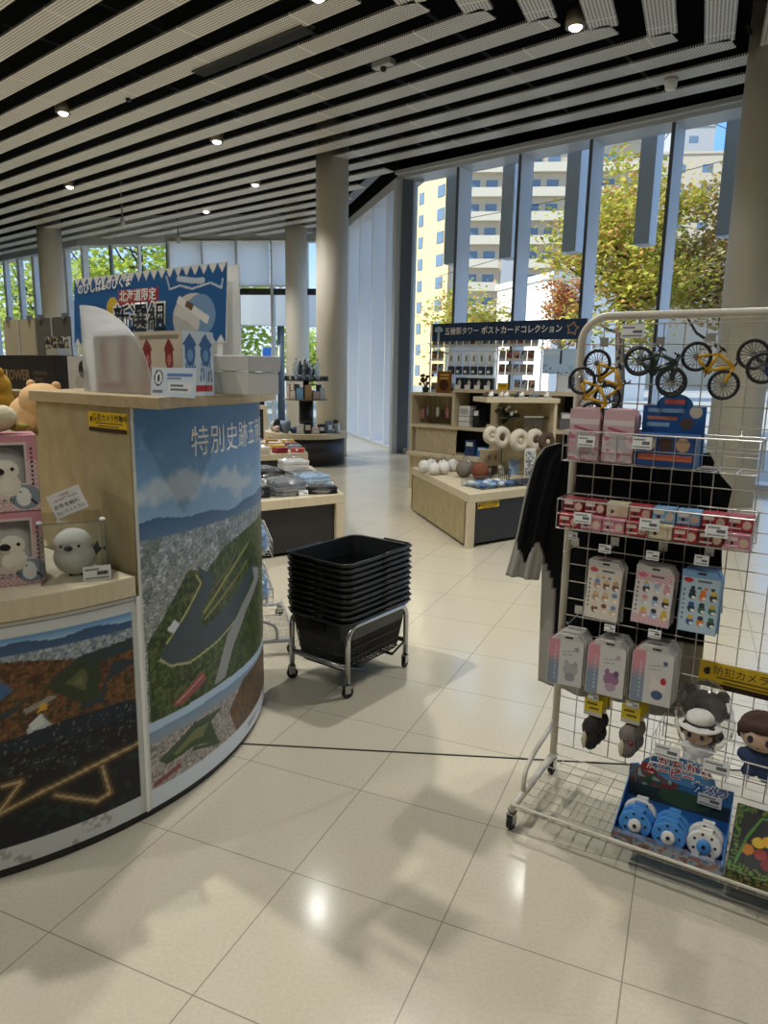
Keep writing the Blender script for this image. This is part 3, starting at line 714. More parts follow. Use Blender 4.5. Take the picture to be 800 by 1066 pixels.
a.line([(.5, .13), (.62, .2), (.8, .24)], .012, (86, 92, 84)); a.line([(.03, .115), (.13, .135)], .02, (130, 76, 70))
a.rect(0, 3, .03, .098, (206, 214, 222)); a.rect(0, .009, .03, 1.4, (206, 206, 200))
mur = a.build('mural_panel', ctr, cylmap(RC)); mur['label'] = 'tall curved panel printed with an aerial photo of a star shaped moat'
for i, ch in enumerate('特別史跡五稜郭'):
    lettering(ch, .108, INKW, mur, .288 + .104 * i, 1.255, mp=cylmap(RC + .002), sx=.92, bold=.0004)
lettering('五稜郭タワー', .026, INK, mur, .66, .066, mp=cylmap(RC + .002))
a = None
# --- low posters
p = Art(-1.75, -.004, .032, .79, 330, 190).fill((198, 202, 202))
scuff = (p.noise(.05, 31) > .62) & (p.Y < .10) & (p.noise(.012, 32) > .5); p.put(scuff, (150, 148, 142), .7)
pic = (p.Y > .098) & (p.Y < .745 - .0 * p.X) & (p.X < -.028); nU = (p.X + .028) / -.4
p.put(pic, (70, 80, 90))
dayp = pic & (p.Y > .42)
p.vgrad(.72, .745, (150, 186, 214), (86, 136, 190), dayp & (p.Y > .715))
p.vgrad(.68, .74, (66, 96, 130), (44, 74, 112), dayp & (p.Y < .722 + .006 * np.sin(p.X * 30)) & (p.Y > .68))
p.speckle(dayp & (p.Y < .69) & (p.Y > .6), [(96, 112, 126), (150, 162, 170), (118, 130, 140), (176, 184, 186)], .008, 33)
aut = dayp & (p.Y < .655 + .02 * np.sin(p.X * 11)) ; p.speckle(aut, [(64, 40, 24), (96, 58, 30), (112, 72, 38), (80, 64, 34), (58, 44, 28)], .013, 34)
p.put(aut & (p.noise(.03, 71) > .6), (52, 36, 24), .5); p.put(aut & (p.noise(.010, 72) > .70), (146, 104, 60), .5)
for dx in (0, -.75):
    S = lambda q: [(x + dx, y) for x, y in q]
    def dr(q, col): p.put(p.inside(S(q)) & pic, col)
    dr([(-.42, .50), (-.28, .60), (-.20, .645), (-.028, .66), (-.028, .62), (-.12, .61), (-.16, .60), (-.20, .635), (-.37, .545), (-.43, .52)], (44, 58, 62))
    dr([(-.305, .574), (-.193, .64), (-.173, .61), (-.14, .625), (-.152, .49), (-.201, .485)], (44, 58, 34)); dr([(-.25, .57), (-.195, .605), (-.18, .585), (-.19, .53)], (84, 92, 56)); dr([(-.225, .565), (-.2, .58), (-.2, .55)], (110, 112, 72))
    dr([(-.10, .60), (-.028, .585), (-.028, .57), (-.12, .54), (-.138, .474), (-.22, .475), (-.20, .492), (-.15, .497)], (40, 54, 62))
    dr([(-.43, .56), (-.39, .59), (-.42, .62), (-.5, .62)], (58, 98, 142)); dr([(-.36, .505), (-.27, .535), (-.29, .545), (-.37, .52)], (140, 140, 130))
    dr([(-.372, .425), (-.355, .472), (-.321, .497), (-.288, .44), (-.296, .422)], (176, 184, 188)); dr([(-.355, .472), (-.321, .497), (-.312, .46), (-.35, .45)], (208, 212, 210)); dr([(-.33, .5), (-.32, .53), (-.30, .52), (-.305, .505)], (206, 160, 50))
ngt = pic & (p.Y <= .445 - .03 * np.clip(np.sin(p.X * 9), -1, 1) * .4); p.put(ngt, (12, 17, 26))
nn = p.noise(.02, 35); p.put(ngt & (nn > .72), (22, 40, 40)); p.put(ngt & (p.Y > .40), (20, 34, 54), .8)
p.put(ngt & (p.noise(.006, 36) > .86) & (p.Y > .30), (150, 142, 110), .6)
for dx in (0, -.62):
    for wd, col, al in ((.05, (56, 42, 24), .5), (.024, (128, 100, 62), .7), (.007, (206, 184, 140), .75)):
        for q in ([(-.47, .20), (-.391, .294)], [(-.44, .30), (-.39, .30)], [(-.45, .215), (-.337, .246), (-.204, .271), (-.114, .283), (-.03, .29)], [(-.3, .221), (-.179, .15), (-.135, .16), (-.155, .262)]):
            p.line([(x + dx, y) for x, y in q], wd, col, al)
    p.put(p.inside([(x + dx, y) for x, y in [(-.262, .222), (-.184, .175), (-.17, .24), (-.2, .252)]]), (10, 14, 22))
p.put((p.X >= -.028) | (p.Y < .098) | (p.Y > .748), (202, 206, 206)); p.put(scuff, (150, 148, 142), .7)
p.put((p.Y < .781) & (p.Y > .777), (120, 128, 128))
po = p.build('poster_panel', ctr, cylmap(1.2165)); po['label'] = 'low curved panel with an autumn aerial photo above a night photo'
MB().b2(RC - .008, RC + .003, -.012, .0, .032, .79).build('seam_strip', WHITE, ctr)
# yellow camera notice on the plywood wall
def notice(w, h, seed=1, big=True):
    a = Art(-w / 2, w / 2, 0, h, 60, 36).fill((222, 184, 28)); a.rect(-w / 2, w / 2, 0, h * .2, (52, 34, 24))
    a.ell(-w * .42, h * .62, w * .035, h * .16, (30, 26, 22)); a.rect(-w * .32, w * .4, h * .42, h * .47, (70, 58, 20)); a.rect(-w * .25, w * .3, h * .28, h * .33, (70, 58, 20)); return a
st = thing('notice', '', '', (RC - .12, -.0025, 1.302)); st.name = 'camera_notice'; st.parent = ctr
st['label'] = 'yellow security camera notice'
MB().b2(-.105, .105, -.0, .003, 0, .062).build('backing', mat('notice_yellow', (222, 184, 28), .5, noise=.03), st)
sa = notice(.21, .062).build('printed_face', st, sheet()); lettering('防犯カメラ作動中', .025, INK, sa, .018, .043, sx=.95, bold=.0002)

# ---------------- on the ledge
def bird(parent, s, tail=1):
    fuzz = .006
    b = MB(); b.blob([((0, 0, .42 * s), (.46 * s, .44 * s, .42 * s)), ((-.03 * s, -.05 * s, .72 * s), (.41 * s, .39 * s, .36 * s))], (0, 0, .55 * s), 32, 22, fuzz)
    o = b.build('body', mat('white_plush', (228, 222, 206), .95, noise=.06, scale=60, bump=.3), parent, True)
    MB().ell((-.14 * s, -.42 * s, .70 * s), (.10 * s, .05 * s, .065 * s)).build('beak', mat('plush_black', (28, 24, 22), .8, noise=.2), parent, True)
    for x, y in ((-.29, -.36), (.07, -.415)): MB().ell((x * s, y * s, .74 * s), (.035 * s, .03 * s, .035 * s), 10, 8).build('eye', mat('plush_black'), parent, True)
    if tail: MB().blob([((.40 * s, -.05 * s, .52 * s), (.07 * s, .13 * s, .16 * s)), ((.48 * s, .0, .60 * s), (.04 * s, .1 * s, .14 * s))], (.42 * s, -.03 * s, .55 * s), 16, 10).build('wing', mat('plush_black'), parent, True)
    if tail: MB().tube([(.35 * s, .1 * s, .45 * s), (.52 * s, .15 * s, .50 * s), (.58 * s, .17 * s, .53 * s)], [.07 * s, .055 * s, .02 * s], 8).build('tail', mat('plush_black'), parent, True)
    for x in (-.12, .12): MB().ell((x * s, -.12 * s, .025 * s), (.05 * s, .09 * s, .025 * s), 8, 6).build('foot', mat('plush_foot', (70, 50, 40), .8, noise=.1), parent, True)
aK = radians(26)
kx = np.array([-.9035, 1.9365])
# acrylic cube with the bird in it: front left corner stands near the ledge edge
def LW(dx, dy, z, ang=aK, o=(-1.016, 2.029)):
    return (o[0] + dx * cos(ang) - dy * sin(ang), o[1] + dx * sin(ang) + dy * cos(ang), z)
cs = thing('acrylic_display_case', 'clear acrylic cube over a white bird plush on the counter ledge', 'display case', LW(.0925, .0925, .86), aK)
m = MB(); h = .185; q = .0925; t = .0025
m.b2(-q, q, -q, -q + t, 0, h); m.b2(-q, q, q - t, q, 0, h); m.b2(-q, -q + t, -q + t, q - t, 0, h); m.b2(q - t, q, -q + t, q - t, 0, h)
m.build('side_walls', ACR, cs); MB().b2(-q, q, -q, q, h, h + t).build('lid', ACR, cs)
e_ = MB()
for x in (-q, q):
    e_.tube([(x, -q, 0), (x, -q, h)], .0012, 4)
e_.tube([(-q, -q, h), (q, -q, h)], .001, 4); e_.build('edge', mat('acrylic_edge', (70, 74, 70), .3, noise=.05), cs)
for x in (-q + .006, q - .006): MB().ell((x, -q + .004, h + .005), (.010, .008, .006), 10, 6).build('corner_clip', WHITE, cs, True)
bd = thing('plush_bird', 'white round bird plush with black beak inside the acrylic cube', 'plush toy', LW(.10, .10, .8605), aK); bird(bd, .138)
tg = thing('price_card', 'white price card leaning on the acrylic cube', 'price tag', LW(.155, -.004, .8615), aK + .05, rx=-.06)
MB().b2(-.04, .04, 0, .001, 0, .045).build('card', WHITE, tg); f = tagart(.08, .045, 3).build('printed_face', tg, sheet()); lettering('2,178', .013, INK, f, .012, .021)
hc = thing('handwritten_card', 'tilted white please do not touch card on top of the acrylic cube', 'card', LW(.088, .055, 1.0476), aK, rx=-.25, ry=.0)
c2 = MB(); A_ = -.36; c2.box(0, 0, .052, .098, .0012, .075, 0, 0, A_); crd = c2.build('card', WHITE, hc)
def tilt(X, Y): return np.stack([X * cos(A_) + Y * sin(A_), np.full_like(X, -.0016), .052 - X * sin(A_) + Y * cos(A_)], 1)
lettering('PLEASE', .009, mat('ink_red', (150, 40, 44), .5, noise=.05), crd, 0, .026, mp=tilt); lettering('DO NOT TOUCH', .009, MATS['ink_red'], crd, 0, .014, mp=tilt)
lettering('お手を触れ', .0155, INK, crd, -.005, -.006, mp=tilt); lettering('ないでください', .0125, INK, crd, 0, -.025, mp=tilt)
# pink boxes with birds
aP = radians(30)
PKM = mat('pink_card', (206, 150, 158), .5, noise=.05); BXG = mat('box_inner', (60, 60, 62), .6, noise=.1)
def pinkbox(z, label, blab):
    W, Dp, H_ = .20, .15, .222
    loc = LW(-.070, .075, z, aP, (-1.046, 2.055)); b = thing('toy_box', label, 'box', loc, aP, 'pink bird plush boxes on the ledge')
    m = MB(); m.b2(-W / 2, W / 2, Dp / 2 - .002, Dp / 2, 0, H_); m.b2(-W / 2, W / 2, -Dp / 2, Dp / 2, 0, .003); m.b2(-W / 2, W / 2, -Dp / 2, Dp / 2, H_ - .003, H_); m.b2(-W / 2, -W / 2 + .003, -Dp / 2, Dp / 2, .003, H_ - .003); m.b2(W / 2 - .003, W / 2, -Dp / 2, Dp / 2, .003, H_ - .003)
    m.build('carton', PKM, b)
    MB().b2(-W / 2 + .004, W / 2 - .004, Dp / 2 - .004, Dp / 2 - .003, .004, H_ - .004).build('lining', BXG, b)
    fr = Art(-W / 2, W / 2, 0, H_, 90, 100).fill((214, 198, 192))
    fr.put(((np.sin(fr.X * 420) * np.sin(fr.Y * 420)) > .2) & ((fr.X > .072) | (fr.Y < .03)), (206, 140, 150)); fr.rect(-W / 2, W / 2, H_ - .02, H_, (204, 140, 150)); fr.rect(.072, .1, .15, .22, (206, 146, 156))
    for y_ in range(9): fr.rect(.082, .088, .075 + y_ * .013, .083 + y_ * .013, (70, 60, 60))
    fr.ell(.062, .042, .042, .036, (126, 140, 152)); fr.ell(.057, .040, .020, .025, (226, 226, 222)); fr.ell(.056, .056, .016, .014, (230, 230, 226)); fr.line([(.076, .035), (.09, .02)], .006, (30, 30, 30)); fr.ell(.049, .057, .003, .002, (20, 20, 20))
    # cut the window opening: keep only faces outside it
    o = fr.build('printed_face', b, lambda X, Y: np.stack([X, np.full_like(X, -Dp / 2), Y], 1))
    bm = bmesh.new(); bm.from_mesh(o.data)
    kill = [f_ for f_ in bm.faces if -.088 < f_.calc_center_median().x < .066 and .062 < f_.calc_center_median().z < H_ - .026 and not (f_.calc_center_median().x > .03 and f_.calc_center_median().z < .082)]
    bmesh.ops.delete(bm, geom=kill, context='FACES'); bm.to_mesh(o.data); bm.free()
    lettering('シマエナガ', .021, INK, o, -.015, .030, y=-Dp / 2 - .001, sx=.95)
    MB().b2(-.089, .067, -Dp / 2 + .002, -Dp / 2 + .003, .06, H_ - .024).build('window_film', BAGM, b)
    p_ = thing('plush_bird', blab, 'plush toy', LW(-.050, .066, z + .0035, aP, (-1.046, 2.055)), aP, 'boxed bird plushes'); bird(p_, .165, 0)
pinkbox(.86, 'lower pink window box with a white bird plush, standing on the ledge', 'white bird plush inside the lower pink box')
pinkbox(1.083, 'upper pink window box with a white bird plush, stacked on another', 'white bird plush inside the upper pink box')
# soft toys over the boxes
PEACH = mat('peach_plush', (222, 182, 130), .95, noise=.08, scale=80, bump=.4)
b = thing('plush_bear', 'peach coloured plush bear seen from behind beside the plywood wall', 'plush toy', CW(-.80, .125, 1.2505), A0)
MB().blob([((-.04, -.0, .065), (.125, .075, .08)), ((.045, .0, .13), (.105, .075, .06))], (0, 0, .095), 36, 24, .006).build('body', PEACH, b, True)
MB().ell((-.035, 0, .184), (.022, .015, .018), 12, 8).build('ear', PEACH, b, True); MB().ell((.095, .03, .180), (.022, .015, .018), 12, 8).build('ear', PEACH, b, True)
b = thing('plush_toy', 'mustard yellow plush at the left edge beside the peach bear', 'plush toy', CW(-1.14, .125, 1.2505), A0)
MB().blob([((0, 0, .09), (.09, .075, .09)), ((.01, 0, .17), (.07, .06, .06))], (0, 0, .13), 28, 18, .01).build('body', mat('mustard_plush', (176, 138, 40), .95, noise=.15, scale=70, bump=.4), b, True)
MB().ell((.05, 0, .225), (.02, .02, .022), 10, 8).build('ear', mat('mustard_plush'), b, True)
b = thing('plush_seal', 'cream and olive plush lying on top of the upper pink box', 'plush toy', LW(-.10, .07, 1.3055, aP, (-1.046, 2.055)), aP)
MB().blob([((0, 0, .04), (.09, .06, .04)), ((.05, -.02, .05), (.04, .035, .035))], (0, 0, .04), 24, 14, .01).build('body', mat('cream_plush', (206, 196, 164), .95, noise=.1, scale=70, bump=.4), b, True); MB().ell((.09, -.01, .02), (.035, .02, .012), 10, 6).build('flipper', mat('olive_plush', (150, 136, 60), .9, noise=.1), b, True)

# ---------------- on the counter top
ZT = 1.42
cs = thing('acrylic_display_bin', 'clear acrylic bin with quarter round sides on the counter top', 'display bin', CW(0, 0, ZT), A0)
prof = [(-.38, 0.003), (-.38, .285)] + [(-.38 + .38 * sin(t), .012 + .273 * cos(t)) for t in [radians(6 + 8 * k) for k in range(11)]] + [(0.0, .003)]
for y in (.08, .36): MB().slab(prof, y, y + .004).build('side_panel', ACRM if y < .2 else ACR, cs)
MB().b2(-.384, -.38, .08, .364, .003, .285).build('back_panel', ACR, cs); MB().b2(-.384, .02, .08, .364, 0, .003).build('base', ACR, cs)
def squid(a, cx, cy, s, c1, c2):
    a.poly([(cx, cy + s), (cx - s * .34, cy + s * .55), (cx - s * .2, cy + s * .4), (cx + s * .2, cy + s * .4), (cx + s * .34, cy + s * .55)], c1); a.ell(cx, cy + s * .2, s * .26, s * .5, c1); a.ell(cx, cy + s * .12, s * .14, s * .24, c2)
    for i in range(5): a.line([(cx - .2 * s + .1 * s * i, cy - s * .2), (cx - .28 * s + .14 * s * i, cy - s * .9)], s * .06, c1)
def squidbox(X, Y, label, red):
    b = thing('squid_toy_box', label, 'box', CW(X, Y, ZT + .0032), A0, 'squid toy boxes in the acrylic bin')
    MB().b2(-.112, .112, -.058, .058, 0, .19).build('carton', mat('box_cream', (214, 206, 188), .5, noise=.03), b)
    f = Art(-.112, .112, 0, .19, 60, 60).fill((210, 200, 180))
    for cx in ((-.06, .05)): squid(f, cx, .095, .075, (140, 52, 56), (196, 120, 110))
    f.rect(-.1, .1, .165, .18, (150, 140, 124)); f.rect(-.1, .1, .012, .03, (164, 60, 60)); f.build('printed_face', b, lambda X_, Y_: np.stack([X_, np.full_like(X_, -.0588), Y_], 1))
    f = Art(-.058, .058, 0, .19, 44, 60).fill((206, 220, 230))
    for cx in ((-.03, .028)): squid(f, cx, .11, .075, (70, 110, 160), (120, 160, 200))
    f.rect(-.05, .05, .012, .03, (190, 50, 56)); f.build('printed_side', b, lambda X_, Y_: np.stack([np.full_like(X_, .1128), X_, Y_], 1))
squidbox(.03, .150, 'cream and pale blue squid toy box at the open front of the bin', 1)
squidbox(-.20, .150, 'cream squid toy box seen through the hazy side of the acrylic bin', 1)
pl = thing('sample_label', 'white and blue label plate with a no touching sign in front of the squid boxes', 'label', CW(.15, .045, ZT), A0, rx=-.12)
MB().b2(-.105, .105, 0, .002, 0, .085).build('plate', WHITE, pl); f = Art(-.105, .105, 0, .085, 60, 30).fill((206, 220, 232))
f.ell(-.07, .055, .022, .024, (40, 44, 48)); f.ell(-.07, .055, .017, .019, (226, 232, 236)); f.ell(-.07, .053, .006, .012, (40, 44, 48)); f.rect(-.095, -.045, .01, .02, (110, 120, 130)); f.rect(-.03, .09, .06, .07, (90, 130, 190)); f.rect(-.03, .04, .05, .056, (120, 140, 170)); f.rect(-.02, .09, .012, .042, (226, 230, 232)); f.rect(-.01, .07, .02, .026, (90, 96, 104)); f.rect(-.01, .05, .031, .036, (90, 96, 104)); f.build('printed_face', pl, sheet())
w_ = thing('white_storage_box', 'long white lidded box behind the acrylic bin on the counter top', 'box', CW(-.335, .455, ZT), A0)
MB().b2(-.44, .44, -.07, .07, 0, .076).build('tray', mat('white_box', (206, 204, 200), .5, noise=.02), w_, bevel=.003); MB().b2(-.444, .444, -.074, .074, .078, .13).build('lid', mat('white_lid', (190, 190, 188), .5, noise=.02), w_, bevel=.003)
tr = thing('clear_tent_stand', 'small clear acrylic wedge beside the squid boxes', 'stand', CW(.215, .18, ZT), A0)
MB().slab([(-.04, 0), (-.02, .075), (.01, .075), (.05, .0)], -.04, .04).build('wedge', ACR, tr)
# blue sawtooth sign
sg = thing('shinsengumi_sign', 'blue sawtooth edged sign with red badge and large white lettering', 'sign', CW(-.53, .415, ZT + .13), A0, rx=-.06)
def saw(y0, y1):
    pts = []
    n = 20; W = .485
    pts += [(-W + 2 * W * i / n, .29 - .0 + (0 if i % 2 else 0)) for i in range(n + 1)]
    return pts
W = .485
bod = MB().slab([(-W, .045), (W, .045), (W, .315), (-W, .315)], 0, .004).build('front_leaf', WHITE, sg)
MB().slab([(-W, .0), (W, .0), (W, .315), (-W, .315)], .05, .054).build('rear_leaf', WHITE, sg)
for v in sg.children[1].data.vertices:
    if v.co.z < .1: v.co.y += .02
for x in (-W + .03, W - .03): MB().b2(x - .012, x + .012, 0, .004, 0, .045).build('foot', WHITE, sg)
a = Art(-W, W, .045, .315, 260, 90).fill((38, 92, 146)); n = 20
saw_ = np.abs(((a.X + W) / (2 * W) * n) % 1 - .5) * 2
a.put(a.Y > .315 - .034 * (1 - saw_), (222, 220, 214)); a.put(a.Y < .045 + .028 * (1 - saw_), (222, 220, 214))
a.put((np.abs(a.X + .03) < .13) & (np.abs(a.Y - .226) < .028), (168, 62, 70)); a.put((a.Y < .09) & (a.X > -.2) & (a.X < .2), (120, 146, 176), .4)
# plain round mascot-free ornament: pale disc with a band
a.ell(.305, .135, .115, .085, (206, 200, 190)); a.ell(.345, .14, .085, .075, (120, 152, 186)); a.ell(.27, .12, .075, .066, (212, 206, 196)); a.poly([(.21, .19), (.225, .215), (.40, .135), (.385, .11)], (226, 222, 214)); a.poly([(.26, .175), (.27, .197), (.31, .18), (.30, .157)], (110, 84, 62)); a.ell(-.20, .18, .045, .05, (206, 176, 60)); a.ell(-.36, .155, .05, .04, (196, 186, 170))
a.line([(.15, .285), (.17, .24), (.23, .25), (.30, .235), (.40, .25), (.46, .23), (.465, .26)], .007, (196, 206, 214)); a.line([(.22, .275), (.31, .262), (.36, .26)], .02, (190, 202, 212))
sf = a.build('printed_face', sg, sheet(0, -.001, 0))
lettering('のびしば&のびくま', .047, INKW, sf, -.455, .268, align='LEFT', y=-.003, sx=.95, bold=.0012, rot=.04)
lettering('北海道限定', .048, INKW, sf, -.03, .226, y=-.003, bold=.0008)
lettering('新選組', .115, INKW, sf, -.02, .135, y=-.003, bold=.008); lettering('新選組', .115, INK, sf, -.02, .135, y=-.0045, bold=.001)
# black and white boxes at the left
bk = thing('gift_box', 'black gift box with dull gold tower lettering at the left edge', 'box', CW(-1.33, .42, 1.40), A0)
MB().b2(-.30, .30, -.09, .09, 0, .15).build('carton', mat('box_black', (30, 24, 22), .5, noise=.1), bk, bevel=.002); GOLD = mat('dull_gold', (150, 124, 92), .4, .3, noise=.05)
lettering('TOWER', .062, GOLD, bk, .09, .062, y=-.092, align='RIGHT', sx=1.05, bold=.002); lettering('ORIGINAL', .024, GOLD, bk, .12, .074, y=-.092, align='LEFT', sx=1.1); lettering('GOODS', .022, GOLD, bk, .12, .046, y=-.092, align='LEFT')
wb = thing('gift_box', 'white box with a black wave crescent circle beside the black gift box', 'box', CW(-.815, .38, 1.40), A0)
MB().b2(-.11, .11, -.05, .05, 0, .145).build('carton', mat('box_white', (198, 198, 198), .5, noise=.02), wb, bevel=.002); f = Art(-.11, .11, 0, .145, 70, 50).fill((196, 196, 196)); f.rect(-.11, .11, 0, .09, (188, 188, 188)); f.ell(.01, .092, .04, .037, (34, 34, 36)); f.ell(.028, .115, .026, .026, (196, 196, 196)); f.put((((f.X - .01) / .04) ** 2 + ((f.Y - .092) / .037) ** 2 <= 1) & (f.Y < .085), (110, 110, 112)); f.ell(-.03, .04, .03, .028, (168, 166, 164)); f.ell(.085, .03, .02, .01, (160, 130, 130)); f.build('printed_face', wb, sheet(0, -.0512))
for i, (X, lb, c) in enumerate(((-1.64, 'grey clipped hanging board beside the far left column', (84, 78, 68)), (-1.985, 'beige clipped hanging board at the left edge', (164, 154, 128)))):
    bo = thing('clip_board_display', lb, 'display board', CW(X, .66, 1.40), A0)
    MB().b2(-.165, .165, 0, .008, 0, .345).build('board', mat('board_%d' % i, c, .7, noise=.05), bo); MB().b2(-.006, .006, -.004, 0, .0, .345).build('centre_strip', LGREY, bo)
    for x in (-.11, .12): MB().b2(x - .015, x + .015, -.006, .014, .335, .362).build('clip', GREY, bo)
    MB().b2(-.12, .12, .008, .05, 0, .01).build('foot', LGREY, bo)
for i, (X, c, lb) in enumerate(((-1.175, (206, 196, 168), 'cream photo packet standing on the black gift box'), (-1.08, (196, 204, 210), 'pale packet with dark picture on the black gift box'), (-1.235, (60, 116, 168), 'blue packet standing on the black gift box'))):
    o = thing('souvenir_packet', lb, 'packet', CW(X, .40 + .03 * (i == 2), 1.55), A0); MB().b2(-.045, .045, 0, .012, 0, .08).build('pouch', mat('packet_%d' % i, c, .5, noise=.05), o)
    f = Art(-.045, .045, 0, .08, 20, 18).fill(c); f.speckle(f.Y > .03, [c, (90, 70, 50), (40, 50, 60), (190, 180, 140)], .014, 50 + i); f.build('printed_face', o, sheet())

# ================================================================== WIRE DISPLAY RACK
aR = radians(-32.0); RO = (0.708, 2.472); RL_ = (cos(aR), sin(aR)); RD_ = (-sin(aR), cos(aR))
def RK(s, y, z): return (RO[0] + RL_[0] * s + RD_[0] * y, RO[1] + RL_[1] * s + RD_[1] * y, z)
def caster(parent, x, y, r=.025, zt=.06, rz=0.0, m=None):
    k = MB(); k.b2(-.013, -.010, -r * .7, r * .5, r * .9, zt); k.b2(.010, .013, -r * .7, r * .5, r * .9, zt); k.b2(-.014, .014, -r * .7, r * .6, zt - .004, zt); k.tube([(0, r * .2, zt - .004), (0, r * .2, zt + .02)], .006, 8)
    c = k.build('caster', m or CHROME, parent); c.location = (x, y, 0); c.rotation_euler = (0, 0, rz)
    MB().disc((0, 0, r), r, .018, 'X', 18).build('wheel', RUBBER, c); return c
def grid_mb(x0, x1, z0, z1, st, r, y=0.0, m=None):
    m = m or MB(); n = max(1, round((x1 - x0) / st)); k = max(1, round((z1 - z0) / st))
    for i in range(n + 1): m.tube([(x0 + (x1 - x0) * i / n, y, z0), (x0 + (x1 - x0) * i / n, y, z1)], r, 5)
    for i in range(k + 1): m.tube([(x0, y - 2 * r, z0 + (z1 - z0) * i / k), (x1, y - 2 * r, z0 + (z1 - z0) * i / k)], r, 5)
    return m
def make_rack(label, loc, rz, x0, x1, H, depth, wm, fmt):
    t = thing('wire_display_rack', label, 'display rack', loc, rz)
    R_ = .09; arc = lambda cx, a0, a1: [(cx + R_ * cos(a), 0, H - R_ + R_ * sin(a)) for a in [a0 + (a1 - a0) * i / 8 for i in range(9)]]
    MB().tube([(x0, 0, .06)] + arc(x0 + R_, pi, pi / 2) + arc(x1 - R_, pi / 2, 0) + [(x1, 0, .06)], .0135, 12).build('frame', fmt, t, True)
    grid_mb(x0 + .012, x1 - .012, .13, H - .028, .0635, .0021, -.002).build('mesh_panel', wm, t)
    for x in (x0, x1):
        MB().tube([(x, .02, .075), (x, -depth, .075)], .013, 10).build('base_bar', fmt, t, True)
        MB().tube([(x, 0, .22), (x, -depth * .55, .185), (x, -depth * .70, .16), (x, -depth * .74, .13), (x, -depth * .74, .08)], .009, 8).build('side_loop', fmt, t, True)
        caster(t, x, -depth + .01); caster(t, x, .0)
    m = MB(); m.tube([(x0, -depth - .006, .098), (x1, -depth - .006, .098)], .0055, 8); m.build('front_rail', fmt, t, True)
    m = MB(); n = round((x1 - x0) / .05)
    for i in range(n + 1):
        x = x0 + (x1 - x0) * i / n; m.tube([(x, -.01, .078), (x, -depth, .078), (x, -depth - .006, .098)], .0016, 5)
    for i in range(9): m.tube([(x0, -depth * i / 8, .0805), (x1, -depth * i / 8, .0805)], .0016, 5)
    m.build('base_tray', wm, t); return t
make_rack('tall cream wire mesh rack on casters hung with toy bicycles and sticker cards', (*RO, 0), aR, -.05, .93, 1.70, .42, mat('mesh_wire', (190, 184, 168), .35, .2, noise=.05), CREAM)
def basket(label, loc, rz, w, d, h, m, group=None, st=.058):
    t = thing('wire_basket', label, 'wire basket', loc, rz, group)
    MB().tube([(0, 0, h), (w, 0, h), (w, -d, h), (0, -d, h)], .0026, 6, True).build('rim', m, t)
    k = MB(); k.tube([(0, 0, 0), (w, 0, 0), (w, -d, 0), (0, -d, 0)], .0018, 5, True); k.tube([(0, 0, h * .5), (w, 0, h * .5), (w, -d, h * .5), (0, -d, h * .5)], .0015, 5, True)
    n = round(w / st)
    for i in range(1, n): x = w * i / n; k.tube([(x, 0, h), (x, 0, 0), (x, -d, 0), (x, -d, h)], .0015, 5)
    for j in range(1, 3):
        y = -d * j / 3; k.tube([(0, y, h), (0, y, 0), (w, y, 0), (w, y, h)], .0015, 5)
    for x in (0, w):
        for y in (0, -d): k.tube([(x, y, 0), (x, y, h)], .0018, 5)
    for x in (w * .12, w * .88): k.tube([(x, 0, h), (x, .004, h + .015), (x, .006, h - .01)], .002, 5)
    k.build('mesh', m, t); return t
basket('upper wire basket holding pink packs and a blue display box', RK(-.04, -.008, 1.225), aR, .585, .15, .10, WIRE)
basket('middle wire basket filled with small red and blue candy boxes', RK(-.045, -.008, .995), aR, .595, .15, .10, WIRE)
basket('lower white wire basket holding bagged plush dolls', RK(.335, -.008, .275), aR, .56, .20, .085, WWIRE)

# price cards on the rack
ORD = ['first', 'second', 'third', 'fourth', 'fifth', 'sixth', 'seventh', 'eighth', 'ninth', 'tenth']
PT_ = [(.039, 1.294, .166, .055, .036, 'on the upper wire basket in front of the pink packs'), (.214, 1.30, .166, .058, .038, 'on the upper wire basket in front of the blue display box'),
       (.045, 1.04, .166, .056, .036, 'at the left end of the middle wire basket'), (.257, 1.045, .166, .060, .038, 'at the centre of the middle wire basket'), (.452, 1.05, .166, .062, .038, 'near the right end of the middle wire basket'),
       (.119, .941, .14, .04, .028, 'above the cream sticker cards'), (.271, .941, .14, .04, .030, 'above the pink checked sticker cards'), (.416, .948, .14, .042, .032, 'above the light blue sticker cards'),
       (-.025, .946, .03, .034, .026, 'on the empty hook at the left post'), (.156, .671, .14, .036, .024, 'above the middle packs of the lower row'), (.30, .682, .14, .040, .028, 'above the right packs of the lower row'),
       (.121, 1.649, .012, .075, .044, 'at the top of the mesh near the left corner'), (.347, 1.60, .012, .045, .03, 'high on the mesh above the yellow bicycle'),
       (.385, .325, .217, .075, .042, 'on the lower white basket below the white hat doll'), (.53, .318, .217, .075, .045, 'on the lower white basket below the brown haired doll'), (.118, .408, .13, .036, .022, 'over the left yellow keychain tags'), (.25, .416, .13, .04, .022, 'over the right yellow keychain tags'), (.52, .185, .187, .07, .036, 'on the blue toy camera display box')]
for i, (s, z, y, w_, h_, lb) in enumerate(PT_):
    o = thing('price_card', 'small white price card ' + lb, 'price tag', RK(s, -y, z - h_ / 2), aR, 'price cards on the wire rack', rx=-.12)
    MB().b2(-w_ / 2, w_ / 2, 0, .0012, 0, h_).build('card', WHITE, o); tagart(w_, h_, 60 + i).build('printed_face', o, sheet())
